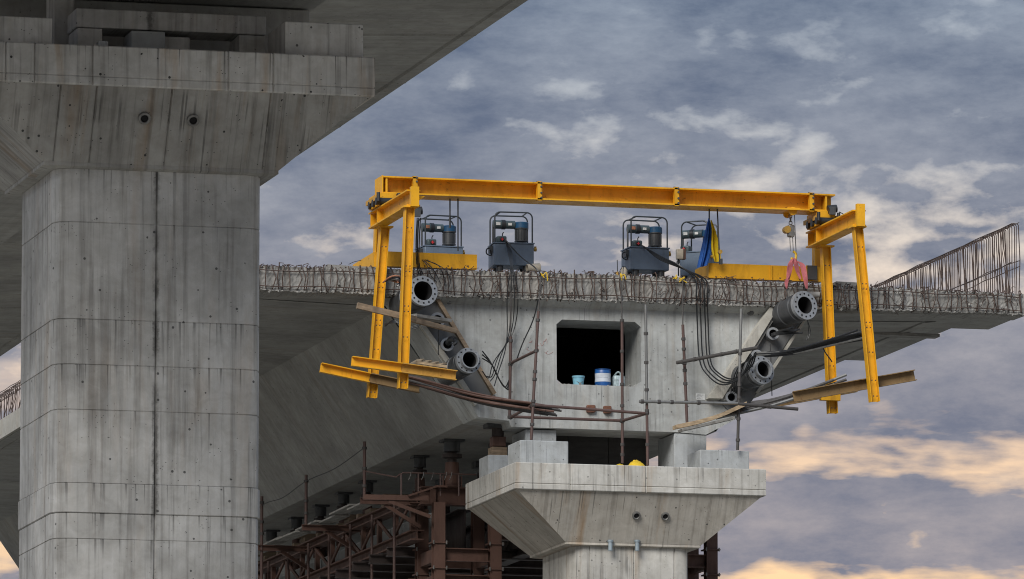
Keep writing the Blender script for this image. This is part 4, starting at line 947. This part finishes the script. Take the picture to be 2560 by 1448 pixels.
for i in range(4):
    hose([(1262+i, 598+i*2, .33), (1270+i*3, 630, .2), (1276+i*2, 670, -.02), (1268+i*9, 740, -.14), (1268+i*5, 830, -.14), (1262-i*9, 880+i*8, -.4), (1246-i*8, 930+i*5, -.7), (1236-i*10, 965-i*12, -.9)],
         f'black hose from the pump down the face left of the opening, {("first", "second", "third", "fourth")[i]} of four', .0085)
hose([(1264, 600, .33), (1300, 640, .1), (1340, 672, -.12), (1352, 700, -.2), (1336, 790, -.15), (1306, 860, -.14), (1290, 905, -.14)], 'thin black hose slanting from the pump past the left uprights')
for i in range(3):
    hose([(1206, 878+i*9, -1.05), (1226+i*2, 905+i*4, -.9), (1246+i*3, 945+i*5, -.5), (1262+i*4, 968+i*3, -.3), (1273, 950+i*5, -.2)], f'black hose curling from the lower left flanged pipe, {("upper", "middle", "lower")[i]} of three')
for i in range(3):
    hose([(1043+i*4, 545, -1.2), (1040+i*4, 610, -.9), (1042+i*3, 660, -.5), (1048+i*5, 688, -.4)], f'black lifting cable beside the left front leg, {("left", "middle", "right")[i]} of three', .009, cat='cable')
for i in range(4):
    hose([(1050+i*5, 636, 1.0), (1056+i*4, 650, .02), (1068+i*14, 664+(i % 2)*8, -.03), (1078+i*16, 690+i*3, -.12), (1092+i*10, 706+i*4, -.12)], f'thin black cable drooping over the left base beam, {("first", "second", "third", "fourth")[i]} of four', .007, cat='cable')
for i in range(3):
    hose([(962, 810+i*3, -.5), (985, 803-i*3+4, -.7), (1012, 812+i*4, -.8), (1040, 822-i*4, -.9), (1052, 804+i*4, -.9)], f'dark cable tangled behind the left legs, {("upper", "middle", "lower")[i]} of three', .009, cat='cable')
hose([(1096, 815, -.4), (1096, 850, -.35), (1096, 888, -.3)], 'thin cable hanging straight down from the loose planks', .007, cat='cable')
for i in range(4):
    hose([(1875+i*4, 885+i*3, -1.0), (1858-i*3, 915, -.75), (1848-i*5, 950, -.55), (1842-i*5, 985, -.35)], f'black hose wrapped round the lower right pipe, {("first", "second", "third", "fourth")[i]} of four', .010)
hose([(2019, 800, -1.1), (2021, 830, -1.0), (2016, 850, -1.0)], 'thin cable dangling under the upper right flanged pipe', .006, cat='cable')
hose([(2020, 805, -1.1), (2026, 828, -1.0), (2020, 848, -1.0)], 'second thin cable dangling under the upper right flanged pipe', .006, cat='cable')
hose([(1926, 860, -.3), (1928, 920, -.3), (1930, 990, -.3)], 'straight thin cable hanging right of the lower right pipe', .008, cat='cable')
hose([(872, 661, .9), (885, 655, .6), (903, 651, .4)], 'thin bent wire at the left end of the left base beam', .005, cat='cable')
hose([(2098, 530, -.9), (2112, 537, -1.1), (2126, 541, -1.6)], 'short cable from the right drive motor to the end post', .007, cat='cable')

# ================================================================== TIMBER AND SITE CLUTTER
def plank(p0, p1, w_, h, mat, label, name='plank', roll=V((0, 0, 1))):
    p0, p1 = V(p0), V(p1); d = p1-p0
    o = MB().bar((0, 0, 0), (d.length, 0, 0), w_, h).build(name, mat, org=None)
    o.location = p0; o.rotation_euler = d.to_track_quat('X', 'Z').to_euler(); return tag(o, label, 'plank')
plank(S(893, 764, YF+.25), S(1040, 799, YF+.35), .06, .095, 'wood', 'weathered timber sticking out left behind the left legs')
plank(S(1022, 797, -1.9), S(1140, 828, -1.3), .07, .075, 'wood', 'weathered timber running right from the left front leg to the web strip')
plank(S(1030, 790, -1.5), S(1118, 803, -1.1), .22, .05, 'wood_g', 'grey split board lying on the timber by the left front leg')
for i in range(4): plank(S(1030+i*14, 912+i*2, YF+.30), S(1052+i*19, 899+i*3.4, YF+.95), .11, .022, 'wood_p', f'pale board of the small platform on the lower arm, {("first", "second", "third", "fourth")[i]} from the leg', 'board')
plank(S(1040, 906, YF+.2), S(1117, 917, YF+.2), .04, .04, 'wood_p', 'pale batten along the front of the small platform')
o = MB(); pts = curve([S(1686, 1070, SY+.1), S(1745, 1057, SY+.05), S(1800, 1040, SY), S(1862, 1012, SY)], 5)
d0 = V((0, .11, 0)); vs = []
for p in pts: vs += [p-d0+V((0, 0, .04)), p+d0+V((0, 0, .04)), p+d0-V((0, 0, .025)), p-d0-V((0, 0, .025))]
n = len(pts); fs = [(i*4+k, i*4+(k+1) % 4, i*4+4+(k+1) % 4, i*4+4+k) for i in range(n-1) for k in range(4)]+[(0,1,2,3), (n*4-1, n*4-2, n*4-3, n*4-4)]
single(MB().add(vs, fs), 'bent_plank', 'wood_p', 'bent brown plank sagging under the grey bar bundle on the right', 'plank', pts[0])
plank(S(1700, 1077, SB-.1), S(1832, 1046, SB-.1), .25, .04, 'wood_g', 'dark board under the bent plank at the lower right corner')
plank(S(815, 670, -.1), S(872, 674, -.1), .25, .085, 'c_raw', 'short chipped grey slab piece at the left on the deck edge', 'slab_piece'); plank(S(862, 675, -.05), S(948, 678, -.05), .3, .09, 'c_raw', 'longer grey slab piece on the deck edge beside the left rear leg', 'slab_piece')
plank(S(2086, 711, .05), S(2142, 714, .05), .22, .07, 'c_strip', 'grey plank on the deck edge between the right legs', 'slab_piece')

def lathe_thing(px, py, Y, prof, name, label, cat, parts):
    p = S(px, py, Y); t = thing(name, label, cat, p)
    for nm, mat, pr in parts: MB().lathe(p, (0, 0, 1), pr, 22).build(nm, mat, t)
    return t, p
ZI = S(1405, 960, 0).z                              # sill of the opening
def sill(px, Y): q = S(px, 960+(px-1405)*.037, 0); d = sight(px, 960); k = S(px, 960, Y); return V((k.x, Y, ZI))
p = sill(1446, .28); t = thing('bucket', 'light blue lidded bucket on the sill of the opening', 'bucket', p)
MB().lathe(p, (0, 0, 1), [(0, .001), (0, .080), (.15, .098)], 20).build('body', 'p_light', t); MB().lathe(p, (0, 0, 1), [(.148, .10), (.148, .106), (.172, .106), (.172, .001)], 20).build('lid', 'p_light', t)
MB().tube(curve([p+V((-.104, 0, .14)), p+V((0, -.11, .05)), p+V((.104, 0, .14))], 6), .004, 4).build('handle', 'steel', t)
p = sill(1507, .30); t = thing('drum', 'blue plastic drum with a white band beside the bucket', 'drum', p)
MB().lathe(p, (0, 0, 1), [(0, .001), (0, .125), (.085, .130)], 24).build('base', 'p_blue', t); MB().lathe(p, (0, 0, 1), [(.086, .1305), (.15, .127), (.155, .131), (.16, .127), (.225, .1305)], 24).build('white_band', 'p_white', t)
MB().lathe(p, (0, 0, 1), [(.226, .130), (.275, .128), (.285, .120), (.285, .132), (.296, .132), (.296, .001)], 24).build('top', 'p_blue', t)
p = sill(1547, .30); t = thing('canister', 'cloudy plastic canister behind the upright in the opening', 'canister', p)
MB().box((p.x-.10, .22, p.z), (p.x+.09, .42, p.z+.20)).build('body', 'p_clear', t, bevel=.03); MB().cyl((p.x+.05, .3, p.z+.2), (p.x+.05, .3, p.z+.25), .035, n=10).build('neck', 'p_clear', t)
MB().tube(curve([p+V((-.06, .1-.0, .2)), p+V((-.02, .0, .26)), p+V((.03, .0, .24)), p+V((.07, .0, .2))], 5), .014, 6).build('handle', 'p_clear', t)
MB().box((p.x-.02, .212, p.z+.03), (p.x+.06, .219, p.z+.15)).build('label_plate', 'p_white', t)
mb = MB(); rg = random.Random(8)
for k in range(46):
    q = sill(rg.uniform(1410, 1592), rg.uniform(.06, .9)); mb.bar(q, q+V((rg.uniform(-.06, .06), rg.uniform(-.06, .06), rg.uniform(.005, .035))), .03, .02)
tag(mb.build('sill_debris', 'c_raw', org=(0, .4, ZI), smooth=False), 'grit and scraps scattered on the floor of the opening', 'debris', kind='stuff')
# yellow tarpaulin on the cap
tp = thing('tarpaulin', 'crumpled yellow tarpaulin on the pier cap between the uprights', 'tarpaulin', V((S(1585, 1160, -1.72).x, -1.72, ZT)))
vs = []; fs = []; c0 = V((S(1580, 1160, -1.72).x, -1.72, ZT+.004))
for j in range(11):
    for i in range(25):
        u_ = i/24*2-1; v_ = j/10*2-1; h = max(0, 1-(u_-.25)**2*2.6-v_*v_)*.10+max(0, 1-(u_+.75)**2*9-v_*v_)*.04
        h *= 1+.25*math.sin(u_*8+v_*5)*math.cos(v_*6+u_*3)+.12*math.sin(u_*19+v_*11); vs.append(c0+V((u_*.27, v_*.16, max(.002, h))))
for j in range(10):
    for i in range(24): k = j*25+i; fs.append((k, k+1, k+26, k+25))
MB().add(vs, fs).build('sheet', 'tarp', tp)
# card pinned to the face, with unreadable scribbles
c = S(1751, 992, -.005); t = thing('notice_card', 'small white card with grey scribbles on the girder face', 'notice', c)
MB().cbox((c.x, -.006, c.z), (.155, .006, .105)).build('card', 'paper', t)
for k in range(5):
    z = c.z+.035-k*.018; MB().tube([(c.x-.06+i*.012, -.0105, z+rg.uniform(-.006, .006)) for i in range(int(rg.uniform(6, 11)))], .0022, 4).build('scribble', 'ink', t)
# clutter on the deck edge
t = thing('work_lamp', 'caged work lamp on the deck left of the middle pump', 'lamp', S(1560, 692, .1)); p = S(1560, 676, .1)
MB().lathe((p.x, .1, S(1560, 693, .1).z), (0, 0, 1), [(0, .05), (.05, .062), (.12, .055), (.16, .03), (.165, .001)], 14).build('bowl', 'beige', t)
for k in range(6):
    an = k*math.pi/3; MB().tube([(p.x+.066*math.cos(an), .1+.066*math.sin(an), p.z-.10), (p.x+.068*math.cos(an), .1+.068*math.sin(an), p.z+.0), (p.x+.02*math.cos(an), .1+.02*math.sin(an), p.z+.065)], .005, 4).build('cage_wire', 'rubber', t)
t = thing('marker_pin', 'thin upright pin with brass knob beside the work lamp', 'pin', S(1543, 692, .05)); MB().cyl(S(1544, 690, .05), S(1543, 650, .05), .007, n=6).build('pin', 'frame', t); MB().cyl(S(1543, 690, .05), S(1543, 680, .05), .03, n=8).build('knob', 'brass', t)
p = S(1332, 670, .25); single(MB().lathe((p.x-.10, .25, p.z), (1, .1, .05), [(.22, .001), (.22, .075), (0, .058), (0, .05), (.18, .06)], 16), 'tipped_bucket', 'beige', 'beige bucket lying on its side right of the hosed pump', 'bucket', p)
for i, (px, py) in enumerate(((1358, 689), (1553, 691), (1690, 695), (1706, 697))):
    mb = MB(); q = S(px, py, OV-.12)
    for k in range(3): mb.tube(curve([q, q+V((rg.uniform(-.06, .06), -.01, rg.uniform(-.02, .05))), q+V((rg.uniform(-.08, .08), -.02, rg.uniform(-.10, 0)))], 4), .009, 5)
    single(mb, 'rag_tie', 'tarp', f'knotted yellow rag tied on the slab edge, {("left of the opening", "above the opening", "left of the hanging hoses", "at the hanging hoses")[i]}', 'rag', q)
t = thing('rope_coil', 'orange and grey lashing between the left legs at slab height', 'lashing', S(990, 700, -.5))
for k in range(7): MB().tube(curve([S(958+k*3, 706-k*1.5, -.6), S(975+k*4, 693+k*3, -.8), S(995, 690+k*4, -.9), S(1010-k*3, 704+k*2, -.7)], 5), .013, 6).build('strand', ('orange', 'rubber', 'steel', 'brown')[k % 4], t)
single(MB().lathe(S(2050, 737, -.4), (-1, .4, 0), [(0, .001), (0, .045), (.24, .06), (.24, .001)], 12), 'grout_bag', 'c_raw', 'grey lump of grout beside the upper right pipe', 'lump', S(2050, 737, -.4))
